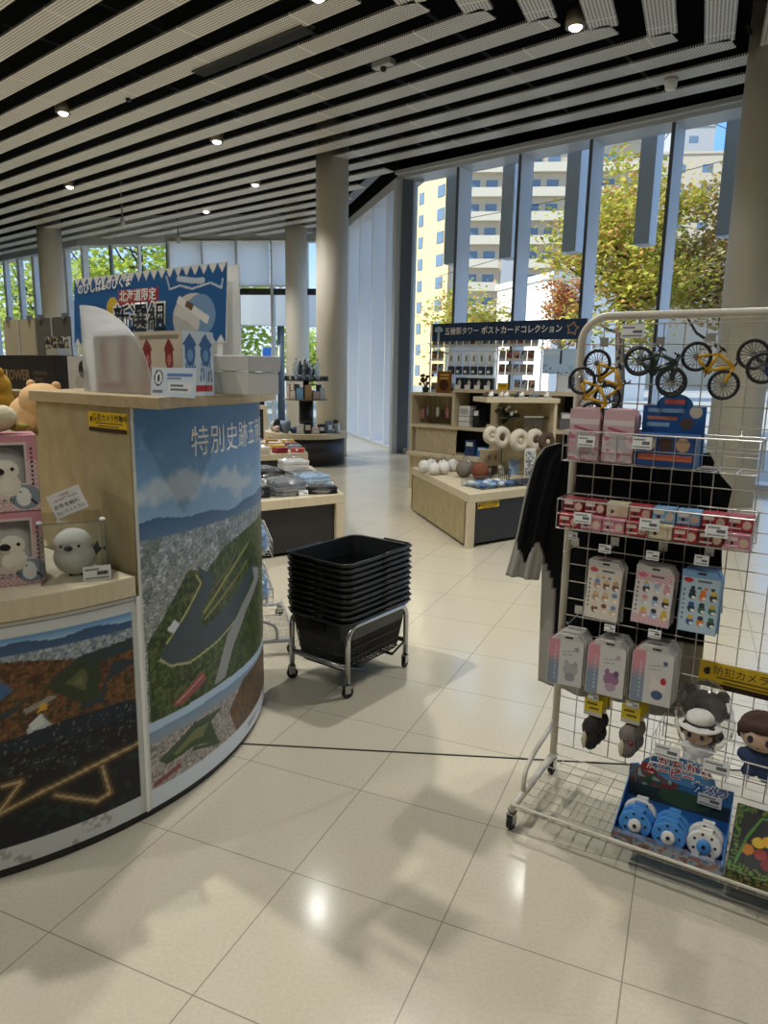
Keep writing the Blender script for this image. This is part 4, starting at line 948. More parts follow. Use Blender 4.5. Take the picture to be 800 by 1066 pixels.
# toy bicycles
def wheel_mb(R_, cx, cz):
    m = MB(); m.torus((cx, 0, cz), R_, .0058, 'Y', 24, 6)
    return m
def make_bike(fm_):
    t = thing('toy_bicycle', '', 'toy bicycle', (0, 0, 0), aR, 'toy bicycles hung on the mesh')
    for x in (-.06, .06):
        w_ = wheel_mb(.041, x, 0).build('wheel', RUBBER, t, True); k = MB()
        for j in range(9): a_ = j * pi / 9; k.tube([(x - .038 * cos(a_), 0, -.038 * sin(a_)), (x + .038 * cos(a_), 0, .038 * sin(a_))], .0012, 4)
        k.disc((x, 0, 0), .007, .012, 'Y', 10); k.build('spokes', CHROME, w_)
    f = MB(); P = dict(r=(-.06, 0), c=(-.006, -.004), s=(-.022, .05), h=(.038, .055), f=(.06, 0))
    for a_, b_ in (('r', 'c'), ('r', 's'), ('c', 's'), ('c', 'h'), ('s', 'h'), ('h', 'f')): f.tube([(P[a_][0], 0, P[a_][1]), (P[b_][0], 0, P[b_][1])], .006, 6)
    f.disc((-.006, .004, -.004), .013, .003, 'Y', 14); f.build('frame', fm_, t, True)
    MB().tube([(.038, 0, .055), (.034, 0, .072), (.034, -.03, .076), (.026, -.034, .078)], .003, 6).tube([(.034, 0, .072), (.034, .03, .076), (.026, .034, .078)], .003, 6).build('handlebar', BLACKP, t, True)
    MB().tube([(-.022, 0, .05), (-.026, 0, .064)], .003, 6).ell((-.026, 0, .068), (.018, .009, .005), 10, 6).build('saddle', BLACKP, t, True)
    MB().tube([(-.006, -.012, -.004), (.006, -.014, -.022)], .002, 5).tube([(-.006, .012, -.004), (-.018, .014, .014)], .002, 5).build('pedals', BLACKP, t); return t
YEL = mat('bike_yellow', (206, 160, 36), .35, noise=.1); BLK = mat('bike_black', (34, 34, 34), .35, noise=.1); GRNB = mat('bike_dark_green', (40, 54, 46), .35, noise=.1); BLU = mat('bike_blue', (30, 44, 90), .35, noise=.1)
by, bb_ = make_bike(YEL), make_bike(BLK)
def putbike(src, w1, w2, y, lb, first=False, m=None):
    dx, dz = w2[0] - w1[0], w2[1] - w1[1]; an = -atan2(dz, dx); loc = RK((w1[0] + w2[0]) / 2, -y, (w1[1] + w2[1]) / 2)
    k = src if first else copy_tree(src); k.location = loc; k.rotation_euler = (0, an, aR); k['label'] = lb
    if m:
        for ch in k.children:
            if ch.name.startswith('frame'): ch.data = ch.data.copy(); ch.data.materials[0] = m
    return k
putbike(by, (.022, 1.545), (.064, 1.432), .045, 'yellow toy bicycle hanging nearest the left post, in front', True)
putbike(by, (-.004, 1.487), (.036, 1.375), .112, 'yellow toy bicycle with a black wheel overlapping the left post')
putbike(by, (.329, 1.567), (.413, 1.483), .045, 'yellow toy bicycle hanging at the middle of the mesh, right of the black ones')
putbike(bb_, (.155, 1.556), (.258, 1.494), .045, 'black toy bicycle nearest the mesh in the dark pair', True)
putbike(bb_, (.172, 1.551), (.275, 1.487), .112, 'dark green toy bicycle in front of the black one', m=GRNB)
putbike(bb_, (.486, 1.574), (.58, 1.50), .045, 'black toy bicycle at the right edge of the picture')
putbike(bb_, (.52, 1.535), (.61, 1.45), .112, 'dark blue toy bicycle at the right edge, in front', m=BLU)
for s, z, lb in ((.03, 1.60, 'under the left yellow bicycles'), (.21, 1.60, 'carrying the dark pair of bicycles'), (.36, 1.61, 'carrying the middle yellow bicycle'), (.545, 1.61, 'carrying the bicycles at the right edge'), (.118, .925, 'carrying the cream sticker cards'), (.277, .93, 'carrying the pink checked sticker cards'), (.42, .935, 'carrying the light blue sticker cards'), (.01, .655, 'carrying the left packs of the lower row'), (.153, .655, 'carrying the middle packs of the lower row'), (.30, .665, 'carrying the right packs of the lower row'), (-.02, .905, 'empty, beside the left post'), (.13, .402, 'carrying the left yellow tags'), (.26, .408, 'carrying the right yellow tags')):
    o = thing('peg_hook', 'thin metal peg hook on the mesh ' + lb, 'hook', RK(s, -.004, z), aR, 'peg hooks on the mesh')
    MB().tube([(0, 0, .012), (0, -.012, .0), (0, -.125, -.004), (0, -.133, .006)], .0018, 6).build('prong', WIRE, o); MB().b2(-.014, .014, -.004, .0, .0, .03).build('plate', WIRE, o)
# packs in the upper basket
PKB = mat('pink_pack', (206, 164, 172), .45, noise=.06)
for i, (s, y, lb) in enumerate(((.023, .125, 'pink and grey pouch pack, front left in the upper basket'), (.023, .075, 'pink and grey pouch pack behind the front left one'), (.133, .125, 'pink and grey pouch pack next to the blue display box, in front'), (.133, .075, 'pink and grey pouch pack next to the blue display box, behind'))):
    o = thing('pouch_pack', lb, 'package', RK(s, -y, 1.229), aR, 'pink packs in the upper basket')
    MB().slab([(-.05, 0), (.05, 0), (.05, .150), (.034, .172), (-.034, .172), (-.05, .150)], -.018, .018).build('pouch', PKB, o, bevel=.004)
    f = Art(-.048, .048, .004, .168, 40, 60).fill((206, 170, 176)); f.speckle(f.Y < .1, [(206, 160, 170), (190, 176, 180), (216, 196, 200), (196, 120, 140)], .018, 70 + i); f.rect(-.048, .048, .12, .135, (216, 206, 206)); f.ell(0, .07, .028, .03, (190, 182, 184)); f.line([(-.03, .11), (.03, .095)], .008, (180, 80, 110)); f.build('printed_face', o, sheet(0, -.0192))
bx = thing('display_box', 'dark blue display box with domed header board in the upper basket', 'display box', RK(.28, -.10, 1.229), aR)
MB().b2(-.09, .09, -.045, .045, 0, .10).build('tray', mat('carton_blue', (34, 82, 140), .5, noise=.08), bx)
hd = [(-.095, 0), (.095, 0), (.095, .185)] + [(.055 * cos(t), .185 + .038 * sin(t)) for t in [pi * k / 10 for k in range(11)]] + [(-.095, .185)]
MB().slab(hd, .046, .049).build('header', MATS['carton_blue'], bx)
f = Art(-.095, .095, .1, .222, 70, 50).fill((34, 84, 142)); keep = (f.Y < .185) | ((f.X / .055) ** 2 + ((f.Y - .185) / .038) ** 2 < 1)
f.rect(-.08, .03, .163, .176, (130, 160, 190)); f.rect(-.03, .03, .192, .205, (196, 90, 80)); f.rect(-.08, .01, .142, .15, (200, 120, 80)); f.ell(.065, .168, .018, .02, (200, 190, 170)); f.rect(-.08, -.01, .118, .13, (150, 180, 200)); f.ell(.04, .13, .02, .018, (90, 70, 60))
o = f.build('printed_header', bx, sheet(0, .0455)); bm = bmesh.new(); bm.from_mesh(o.data); bmesh.ops.delete(bm, geom=[q for q in bm.faces if q.calc_center_median().z > .183 and (q.calc_center_median().x / .055) ** 2 + ((q.calc_center_median().z - .185) / .038) ** 2 > .97], context='FACES'); bm.to_mesh(o.data); bm.free()
f = Art(-.09, .09, 0, .10, 60, 40).fill((30, 70, 128)); f.rect(-.08, .08, .02, .036, (206, 110, 80)); f.ell(-.05, .07, .02, .022, (190, 170, 150)); f.ell(.0, .068, .022, .024, (70, 50, 44)); f.ell(.05, .07, .02, .022, (180, 150, 120)); f.build('printed_face', bx, sheet(0, -.0456))
# candy boxes
PAL = {'red': (172, 48, 56), 'pink': (206, 132, 150), 'light blue': (120, 170, 206), 'cream': (214, 200, 160), 'dark red': (120, 34, 40)}
cols_lo = ['red', 'pink', 'pink', 'red', 'cream', 'red', 'dark red', 'pink']; cols_hi = ['dark red', 'dark red', 'cream', 'red', 'light blue', 'light blue', 'red', 'red']
for row, cols_ in enumerate((cols_lo, cols_hi)):
    for i, cn in enumerate(cols_):
        y = .118 if row == 0 else .085
        o = thing('candy_box', '%s candy box, %s from the left in the %s of the middle basket' % (cn, ORD[i], 'bottom row' if row == 0 else 'upper row'), 'candy box', RK(-.005 + .0735 * i, -y, .999 + .048 * row), aR, 'candy boxes in the middle basket')
        MB().b2(-.035, .035, -.03 if row == 0 else -.028, .072 if row == 0 else .03, 0, .046).build('carton', mat('candy_' + cn, PAL[cn], .4, noise=.08), o, bevel=.0015)
        f = Art(-.034, .034, .001, .045, 30, 20).fill(PAL[cn]); r_ = random.Random(90 + i + row * 9); f.rect(-.03, .0, .026, .038, (226, 216, 206)); f.ell(.018, .02, .012, .014, (214, 190, 170)); f.rect(-.03, .004, .006, .012, (230, 220, 210)); f.ell(-.015, .017, .006, .006, (60, 40, 40)); f.build('printed_face', o, sheet(0, (-.03 if row == 0 else -.028) - .0008))
# sticker cards on hooks
def card(w_, h_, th, art, m):
    t = thing('sticker_card', '', 'sticker card', (0, 0, 0), aR); c_ = .018
    MB().slab([(-w_ / 2, 0), (w_ / 2, 0), (w_ / 2, h_ - c_ * 1.4), (w_ / 2 - c_, h_), (-w_ / 2 + c_ * .3, h_), (-w_ / 2, h_ - c_ * .3)], -th / 2, th / 2).build('pouch', m, t)
    art.build('printed_face', t, sheet(0, -th / 2 - .0006)); MB().b2(-.012, .012, -th / 2 - .001, -th / 2, h_ - .012, h_ - .006).build('hang_slot', INK, t); return t
def cardart(w_, h_, base, top, cols_, seed, check=None):
    a = Art(-w_ / 2 + .002, w_ / 2 - .002, .002, h_ - .022, 56, 84).fill(base); r_ = random.Random(seed)
    if check: a.put((a.Y > h_ - .05) | (a.Y < .03), check); a.put(((np.floor(a.X / .005) + np.floor(a.Y / .005)) % 2 == 0) & ((a.Y > h_ - .05) | (a.Y < .03)), base)
    a.ell(-w_ * .33, h_ - .032, .014, .008, top); a.rect(-.01, .03, h_ - .036, h_ - .030, (90, 90, 100))
    for i in range(7): a.rect(-w_ * .44, -w_ * .39, .04 + i * .015, .048 + i * .015, (120, 116, 120))
    for j in range(3):
        for i in range(3):
            c_ = r_.choice(cols_); x = -w_ * .2 + i * w_ * .27; y = .035 + j * .042; a.ell(x, y, .011, .013, c_); a.ell(x, y + .014, .009, .008, r_.choice(cols_)); a.ell(x + .004, y - .006, .006, .005, (235, 232, 226))
    for i in range(4): a.ell(-w_ * .2 + i * w_ * .17, h_ - .055, .006, .005, r_.choice(cols_))
    return a
CARDW = mat('card_pouch', (196, 192, 186), .4, noise=.03); CARDB = mat('card_pouch_blue', (120, 162, 204), .4, noise=.04)
WARM = [(206, 180, 140), (190, 150, 110), (220, 200, 170), (110, 140, 180), (120, 80, 60)]
CK = [(210, 180, 70), (200, 200, 204), (60, 50, 60), (150, 180, 210), (210, 150, 160)]
CB_ = [(40, 60, 70), (210, 180, 80), (40, 90, 150), (220, 130, 60), (60, 110, 90)]
stacks = [(.118, .69, .114, .202, card(.114, .202, .006, cardart(.114, .202, (216, 208, 196), (196, 80, 90), WARM, 5), CARDW), 'cream', 'left'),
          (.277, .705, .120, .195, card(.120, .195, .006, cardart(.120, .195, (216, 212, 208), (206, 110, 130), CK, 6, (206, 120, 146)), CARDW), 'pink checked', 'middle'),
          (.420, .708, .114, .20, card(.114, .20, .006, cardart(.114, .20, (176, 200, 216), (196, 50, 56), CB_, 7), CARDB), 'light blue', 'right')]
for s, z, w_, h_, src, cn, pos in stacks:
    for j in range(6):
        k = src if j == 0 else copy_tree(src); r_ = random.Random(j * 7 + int(s * 100))
        k.location = RK(s + r_.uniform(-.002, .002), -.124 + .0135 * j, z + r_.uniform(-.003, .003) * (j > 0)); k.rotation_euler = (-.05, r_.uniform(-.01, .03), aR)
        k['label'] = '%s sticker card at the front of the upper %s hook' % (cn, pos) if j == 0 else 'sticker card packed behind the front %s one on the upper %s hook' % (cn, pos); k['group'] = '%s sticker cards' % cn
def packart(w_, h_, cols_, seed):
    a = Art(-w_ / 2 + .002, w_ / 2 - .002, .002, h_ - .02, 56, 76).fill((204, 202, 200)); r_ = random.Random(seed); sx = -w_ / 2 + w_ * .33
    a.rect(-w_, sx, h_ * .52, h_, (204, 140, 150)); a.rect(-w_, sx, 0, h_ * .52, (126, 142, 158)); a.vgrad(h_ * .4, h_ * .6, (126, 142, 158), (204, 140, 150), (a.X < sx) & (np.abs(a.Y - h_ * .5) < h_ * .1))
    for i in range(9): a.rect(sx - .016, sx - .012, .02 + i * .014, .028 + i * .014, (190, 196, 206))
    a.line([(sx + .012, h_ * .66), (w_ * .36, h_ * .70)], .003, (150, 150, 154)); a.line([(sx + .012, h_ * .60), (w_ * .2, h_ * .62)], .003, (150, 150, 154)); a.ell(w_ * .3, h_ * .74, .008, .007, cols_[1])
    cx = w_ * .16; a.ell(cx, h_ * .32, .026, .024, cols_[0]); a.ell(cx, h_ * .18, .018, .016, cols_[1]); a.ell(cx - .014, h_ * .44, .008, .014, cols_[0]); a.ell(cx + .016, h_ * .43, .009, .012, cols_[2]); return a
lows = [(.012, .43, .122, .185, [(170, 170, 172), (150, 150, 156), (160, 160, 166)], 'grey ornament', 'left'), (.153, .428, .128, .195, [(150, 110, 140), (176, 150, 168), (120, 80, 116)], 'mauve ornament', 'middle'), (.303, .438, .130, .20, [(216, 210, 204), (70, 90, 130), (180, 50, 50)], 'white and red ornament', 'right')]
for n_, (s, z, w_, h_, cols_, cn, pos) in enumerate(lows):
    t = thing('keychain_pack', '', 'package', (0, 0, 0), aR)
    MB().slab([(-w_ / 2, 0), (w_ / 2, 0), (w_ / 2, h_ - .03), (w_ / 2 - .024, h_), (-w_ / 2 + .036, h_), (-w_ / 2, h_ - .03)], -.009, .009).build('carton', CARDW, t, bevel=.0015)
    packart(w_, h_, cols_, n_).build('printed_face', t, sheet(0, -.0098)); MB().b2(-.006, .022, -.0104, -.009, h_ - .013, h_ - .007).build('hang_slot', INK, t)
    for j in range(4):
        k = t if j == 0 else copy_tree(t); k.location = RK(s + .002 * j, -.132 + .025 * j, z + .004 * (j % 2)); k.rotation_euler = (-.04, 0, aR + (.12 if n_ == 0 else .03))
        k['label'] = 'front hanging pack with a %s picture on the lower %s hook' % (cn, pos) if j == 0 else 'hanging pack behind the front one on the lower %s hook' % pos; k['group'] = 'packs with %s on the lower hooks' % cn
# yellow tagged keychains
for n_, (s, z, cn, pos) in enumerate(((.118, .335, 'dark furry', 'left'), (.245, .343, 'grey and cream', 'right'))):
    t = thing('plush_keychain', '', 'keychain', (0, 0, 0), aR)
    MB().b2(-.026, .026, -.003, .003, 0, .055).build('header_card', mat('tag_yellow', (214, 190, 30), .5, noise=.04), t)
    f = Art(-.026, .026, 0, .055, 20, 20).fill((216, 192, 30)); f.rect(-.018, .01, .036, .042, (70, 60, 20)); f.rect(-.012, .016, .022, .028, (70, 60, 20)); f.rect(-.026, .026, 0, .012, (206, 200, 190)); f.build('printed_face', t, sheet(0, -.0036))
    fur = mat('dark_fur', (44, 40, 38), .9, noise=.2, scale=90, bump=.5) if n_ == 0 else mat('grey_fur', (120, 112, 104), .9, noise=.2, scale=90, bump=.5)
    MB().blob([((0, -.01, -.035), (.026, .02, .032)), ((.0, -.014, -.075), (.024, .018, .03))], (0, -.01, -.055), 20, 14, .03, n_).build('plush', fur, t, True); MB().ell((-.012, -.03, -.07), (.008, .006, .03), 8, 8).build('tassel', mat('cream_plush'), t, True)
    if n_: MB().ell((.012, -.028, -.05), (.006, .005, .006), 8, 6).build('bow', mat('bow_red', (150, 40, 44), .6, noise=.1), t, True)
    for j in range(3):
        k = t if j == 0 else copy_tree(t); k.location = RK(s + .006 * j, -.118 + .03 * j, z + .004 * j); k.rotation_euler = (0, 0, aR + .05 * j); k.scale = (1.2, 1.2, 1.15)
        k['label'] = '%s keychain under a yellow tag at the front of the %s keychain hook' % (cn, pos) if j == 0 else 'yellow tagged keychain behind the %s one on the %s hook' % (cn, pos); k['group'] = '%s keychains' % cn
# yellow camera notice on the mesh
o = thing('camera_notice', 'wide yellow security camera notice tied to the lower right of the mesh', 'notice', RK(.58, -.010, .49), aR, ry=.02)
MB().b2(-.152, .152, 0, .004, 0, .088).build('board', mat('notice_yellow'), o); f = notice(.304, .088).build('printed_face', o, sheet()); lettering('防犯カメラ作動中', .035, INK, f, .022, .060, sx=.95)
# dolls in the lower basket
def doll(s, y, z, sc_, label, skin, hair, cloth, hat=None, bear=False):
    t = thing('plush_doll', label, 'plush doll', RK(s, -y, z), aR - .1, 'plush dolls in the lower basket')
    k = sc_; MB().blob([((0, 0, .30 * k), (.26 * k, .2 * k, .30 * k)), ((-.25 * k, -.04 * k, .36 * k), (.12 * k, .1 * k, .12 * k)), ((.25 * k, -.04 * k, .36 * k), (.12 * k, .1 * k, .12 * k)), ((-.13 * k, -.1 * k, .08 * k), (.13 * k, .16 * k, .08 * k)), ((.13 * k, -.1 * k, .08 * k), (.13 * k, .16 * k, .08 * k))], (0, 0, .26 * k), 28, 18).build('clothes', cloth, t, True)
    hd_ = MB().blob([((0, -.02 * k, .80 * k), (.36 * k, .31 * k, .31 * k))], (0, -.02 * k, .80 * k), 28, 18).build('head', skin, t, True)
    for x in (-.14, .14):
        MB().ell((x * k, -.315 * k, .78 * k), (.05 * k, .02 * k, .07 * k), 10, 8).build('eye', mat('eye_dark', (40, 46, 66), .3, noise=.1), hd_, True)
    MB().ell((0, -.335 * k, .66 * k), (.03 * k, .01 * k, .008 * k), 8, 6).build('mouth', mat('mouth_brown', (120, 60, 56), .6, noise=.1), hd_, True)
    for x in (-.36, .36): MB().ell((x * k, 0, .76 * k), (.05 * k, .05 * k, .07 * k), 8, 6).build('ear', skin, hd_, True)
    if bear:
        for x in (-.27, .27): MB().ell((x * k, .02 * k, 1.06 * k), (.11 * k, .06 * k, .11 * k), 12, 8).build('bear_ear', skin, t, True)
        MB().ell((0, -.32 * k, .72 * k), (.12 * k, .06 * k, .09 * k), 12, 8).build('muzzle', mat('muzzle_tan', (120, 104, 88), .9, noise=.1), t, True)
    if hair:
        MB().blob([((0, .05 * k, .90 * k), (.39 * k, .32 * k, .28 * k)), ((-.25 * k, -.16 * k, .92 * k), (.15 * k, .14 * k, .14 * k)), ((0, -.25 * k, .98 * k), (.2 * k, .11 * k, .1 * k)), ((.25 * k, -.14 * k, .93 * k), (.15 * k, .15 * k, .14 * k)), ((-.33 * k, .02 * k, .76 * k), (.08 * k, .14 * k, .16 * k)), ((.33 * k, .02 * k, .76 * k), (.08 * k, .14 * k, .16 * k))], (0, .03 * k, .92 * k), 32, 20, .015, 3).build('hair', hair, t, True)
    if hat:
        hh = MB(); hh.lathe([(.0, .30 * k), (.2 * k, .29 * k), (.30 * k, .2 * k), (.33 * k, .03 * k)], 24, (0, 0, 1.0 * k)); hh.lathe([(.33 * k, .03 * k), (.47 * k, -.02 * k), (.49 * k, -.05 * k), (.46 * k, -.07 * k), (.3 * k, -.02 * k)], 24, (0, 0, 1.0 * k)); h_ = hh.build('hat', hat, t, True)
        MB().lathe([(.335 * k, .02 * k), (.335 * k, .07 * k)], 24, (0, 0, 1.0 * k)).build('hat_band', mat('band_navy', (36, 44, 66), .6, noise=.1), h_)
    return t
SKIN = mat('plush_skin', (206, 176, 150), .9, noise=.04); BRN = mat('hair_brown', (66, 44, 34), .9, noise=.2, scale=60, bump=.3)
doll(.462, .135, .279, .135, 'plush doll with a white brimmed hat in the lower basket', SKIN, BRN, mat('cloth_white', (206, 206, 204), .9, noise=.04), mat('hat_white', (222, 218, 208), .9, noise=.03))
doll(.640, .115, .279, .178, 'brown haired plush doll in dark blue clothes at the right edge of the lower basket', SKIN, BRN, mat('cloth_navy', (44, 60, 92), .9, noise=.1))
d_ = doll(.462, .045, .279, .19, 'dark bear plush in a clear bag behind the white hat doll', mat('bear_dark', (74, 66, 62), .95, noise=.2, scale=60, bump=.4), None, mat('bear_dark'), None, True)
MB().blob([((0, 0, .12), (.095, .065, .13))], (0, 0, .12), 20, 14, .04, 4).build('clear_bag', BAGM, d_, True)
# toy camera display tray
tb = thing('display_box', 'light blue display tray with arched header full of toy cameras on the rack base', 'display box', RK(.43, -.285, .0825), aR + .03)
CBL = mat('carton_light_blue', (56, 116, 180), .5, noise=.08)
m = MB(); m.b2(-.158, .158, -.11, .11, 0, .003)
for x in (-.158, .155): m.slab([(0, 0), (1, 0)], 0, 0) if False else m.add([(x, -.11, 0), (x + .003, -.11, 0), (x + .003, .11, 0), (x, .11, 0), (x, -.11, .03), (x + .003, -.11, .03), (x + .003, .11, .11), (x, .11, .11)], [(0, 3, 2, 1), (4, 5, 6, 7), (0, 1, 5, 4), (1, 2, 6, 5), (2, 3, 7, 6), (3, 0, 4, 7)])
m.b2(-.158, .158, -.11, -.107, 0, .03); m.build('tray', CBL, tb)
MB().b2(-.155, .155, -.113, -.111, 0, .045).build('front_film', BAGM, tb)
f = Art(-.158, .158, 0, .03, 90, 14).fill((70, 110, 150)); f.speckle(f.Y > -1, [(60, 110, 160), (176, 190, 200), (170, 60, 60), (60, 80, 60)], .012, 41); f.build('printed_lip', tb, sheet(0, -.1106))
hdp = [(-.158, 0), (.158, 0), (.158, .145), (.11, .15)] + [(-.01 + .115 * cos(t), .15 + .065 * sin(t)) for t in [pi * k / 12 for k in range(13)]] + [(-.13, .16), (-.158, .15)]
MB().slab(hdp, .107, .11).build('header', CBL, tb)
f = Art(-.158, .158, .04, .214, 120, 66).fill((60, 112, 164)); f.speckle((f.Y < .15) & (f.X < .0), [(50, 70, 80), (90, 110, 120), (140, 60, 60), (60, 90, 70), (170, 176, 176)], .016, 42); f.rect(-.16, .16, .04, .09, (52, 66, 66)); f.ell(.02, .075, .08, .03, (66, 96, 66)); f.ell(-.10, .155, .03, .016, (150, 50, 46)); f.ell(.02, .16, .10, .036, (92, 150, 200))
o = f.build('printed_header', tb, sheet(0, .1064)); bm = bmesh.new(); bm.from_mesh(o.data)
bmesh.ops.delete(bm, geom=[q for q in bm.faces if q.calc_center_median().z > .146 and ((q.calc_center_median().x + .01) / .115) ** 2 + ((q.calc_center_median().z - .15) / .065) ** 2 > .97 and q.calc_center_median().z > .15], context='FACES'); bm.to_mesh(o.data); bm.free()
RED = mat('ink_bright_red', (196, 50, 56), .5, noise=.05); DBL = mat('ink_blue', (30, 80, 160), .5, noise=.05)
for bd_, mm_, yy in ((.004, INKW, .105), (.0006, RED, .1035)):
    lettering('かちかち', .042, mm_, o, .01, .186, y=yy, bold=bd_); lettering('ムービー', .038, mm_, o, -.035, .155, y=yy, bold=bd_)
lettering('カメラ', .036, INKW, o, .09, .132, y=.105, bold=.004); lettering('カメラ', .036, DBL, o, .09, .132, y=.1035, bold=.0006)
def toycam(bm_, rm_):
    t = thing('toy_camera', '', 'toy camera', (0, 0, 0), aR, 'toy cameras in the blue tray')
    pts = [(.042 * cos(a_), .036 + .034 * sin(a_)) for a_ in [radians(k) for k in range(-50, 231, 14)]]
    MB().slab(pts + [(-.03, .0), (.03, .0)], -.012, .012).build('body', bm_, t, bevel=.004); MB().b2(-.012, .018, -.009, .009, .066, .076).build('top_button', bm_, t, bevel=.002)
    r_ = MB().lathe([(.0, 0), (.017, 0), (.017, .008), (.014, .010), (.0, .010)], 20).build('dial', rm_, t, True); r_.rotation_euler = (pi / 2, 0, 0); r_.location = (0, -.012, .034)
    k = MB().disc((0, 0, .011), .005, .003).build('dial_hub', INK, r_)
    m_ = MB()
    for j in range(7): a_ = j * 2 * pi / 7; m_.disc((.026 * cos(a_), -.0125, .036 + .026 * sin(a_)), .0035, .0015, 'Y', 8)
    m_.build('dots', INK, t); return t
cB = toycam(mat('toy_blue', (70, 140, 206), .35, noise=.04), mat('toy_white', (224, 222, 214), .35, noise=.02)); cW = toycam(mat('toy_white'), mat('toy_blue'))
first = {}
for (x, y, k, lb) in [(-.098, -.070, 'B', 'blue toy camera at the front of the left column'), (-.098, -.034, 'B', 'blue toy camera second in the left column'), (-.098, .004, 'W', 'white toy camera at the back of the left column'),
                      (.002, -.078, 'B', 'blue toy camera at the front of the middle column'), (.002, -.046, 'B', 'blue toy camera second in the middle column'), (.002, -.012, 'B', 'blue toy camera at the back of the middle column'),
                      (.100, -.066, 'W', 'white toy camera with blue dial, front of the right column'), (.100, -.022, 'W', 'white toy camera at the back of the right column')]:
    src = cB if k == 'B' else cW; o = copy_tree(src) if k in first else src; first[k] = 1
    c_, s_ = cos(aR + .03), sin(aR + .03); bs = RK(.43, -.285, .0865); o.location = (bs[0] + c_ * x - s_ * y, bs[1] + s_ * x + c_ * y, bs[2]); o.rotation_euler = (-.30, 0, aR + .03 + .05 * (x < 0)); o['label'] = lb + ' of the blue tray'; o.scale = (1.18, 1.18, 1.18)
fb = thing('toy_box', 'dark box with green vines and fruit pictures at the right of the rack base', 'box', RK(.70, -.30, .0825), aR)
MB().add([(-.10, -.105, 0), (.10, -.105, 0), (.10, .09, 0), (-.10, .09, 0), (-.10, -.105, .035), (.10, -.105, .035), (.10, .09, .14), (-.10, .09, .14)], [(0, 3, 2, 1), (4, 5, 6, 7), (0, 1, 5, 4), (1, 2, 6, 5), (2, 3, 7, 6), (3, 0, 4, 7)]).build('carton', mat('box_dark', (36, 38, 36), .45, noise=.1), fb)
f = Art(-.098, .098, 0, .218, 70, 70).fill((44, 46, 46)); f.speckle((f.Y < .03) | (f.Y > .2) | (f.X < -.08), [(40, 60, 34), (90, 120, 50), (30, 40, 30), (90, 96, 50)], .012, 44)
for x, y, c_ in ((-.03, .11, (206, 170, 60)), (-.005, .12, (206, 160, 50)), (-.02, .075, (140, 60, 50)), (.02, .07, (150, 70, 60)), (.05, .09, (214, 130, 150)), (.055, .06, (214, 120, 140)), (-.055, .08, (190, 120, 50)), (.0, .05, (120, 50, 46))): f.ell(x, y, .017, .017, c_)
f.line([(-.08, .03), (-.06, .12), (-.03, .19), (.02, .2)], .007, (80, 130, 60)); f.build('printed_face', fb, lambda X, Y: np.stack([X, -.105 + Y / .2214 * .195, .036 + Y / .2214 * .105], 1))
f = Art(-.098, .098, 0, .034, 50, 12).fill((50, 56, 40)); f.speckle(f.Y > -1, [(44, 60, 36), (110, 120, 60), (60, 50, 40), (150, 130, 80)], .01, 45); f.build('printed_lip', fb, sheet(0, -.1056))

# smaller wire rack standing behind the counter
SR = (-.80, 3.56); aS = radians(104.5)
def SK(s, y, z): return (SR[0] + cos(aS) * s - sin(aS) * y, SR[1] + sin(aS) * s + cos(aS) * y, z)
make_rack('white wire rack half hidden behind the round counter', (*SR, 0), aS, 0, .62, 1.25, .33, WWIRE, mat('rack_grey', (186, 188, 190), .4, noise=.03))
for z, lb, l2 in ((.53, 'white wire basket of blue bagged plush, upper one beside the mural edge', 'upper'), (.27, 'white wire basket of blue bagged plush, lower one beside the mural edge', 'lower')):
    basket(lb, SK(.02, -.008, z), aS, .56, .22, .09, WWIRE, 'baskets on the half hidden rack')
    for j in range(3):
        o = thing('bagged_plush', '%s bagged blue plush in the %s basket of the half hidden rack' % (ORD[j], l2), 'plush toy', SK(.095 + .17 * j, -.155, z + .003), aS)
        MB().blob([((0, 0, .05), (.075, .06, .05)), ((.0, .0, .10), (.055, .05, .045))], (0, 0, .07), 20, 14, .01).build('body', mat('pale_blue_plush', (120, 160, 206), .9, noise=.15, scale=40), o, True); MB().blob([((0, 0, .07), (.085, .072, .07)), ((0, 0, .15), (.045, .02, .05))], (0, 0, .08), 16, 12, .05).build('clear_bag', BAGM, o, True); MB().ell((.03, -.05, .105), (.012, .008, .008), 8, 6).build('beak', BLACKP, o)

# ================================================================== SHOPPING BASKETS ON THEIR CART
aC_ = radians(-36.5); CO = (-.160, 3.400)
def CT(x, y, z): return (CO[0] + cos(aC_) * x - sin(aC_) * y, CO[1] + sin(aC_) * x + cos(aC_) * y, z)
ct = thing('basket_cart', 'chrome tube cart on four casters holding the stack of black baskets', 'cart', (*CO, 0), aC_)
for x in (-.178, .178):
    R_ = .06; pts = [(x, -.235, .06)] + [(x, -.235 + R_ - R_ * cos(a), .340 - R_ + R_ * sin(a)) for a in [radians(k) for k in range(0, 91, 15)]] + [(x, .235 - R_ + R_ * sin(a), .340 - R_ + R_ * cos(a)) for a in [radians(k) for k in range(0, 91, 15)]] + [(x, .235, .06)]
    MB().tube(pts, .0135, 12).build('side_frame', CHROME, ct, True)
for y in (-.235, .235): MB().tube([(-.178, y, .145), (.178, y, .145)], .012, 10).build('cross_bar', CHROME if y < 0 else BLACKP, ct, True)
for y in (-.12, .12): MB().tube([(-.178, y, .105), (.178, y, .105)], .008, 8).tube([(-.178, y, .105), (-.178, y * 1.9, .145)], .006, 6).tube([(.178, y, .105), (.178, y * 1.9, .145)], .006, 6).build('rest_bar', BLACKP, ct)
for x in (-.178, .178):
    for y in (-.235, .235): caster(ct, x, y, .027, .066, rng.uniform(-.6, .6))
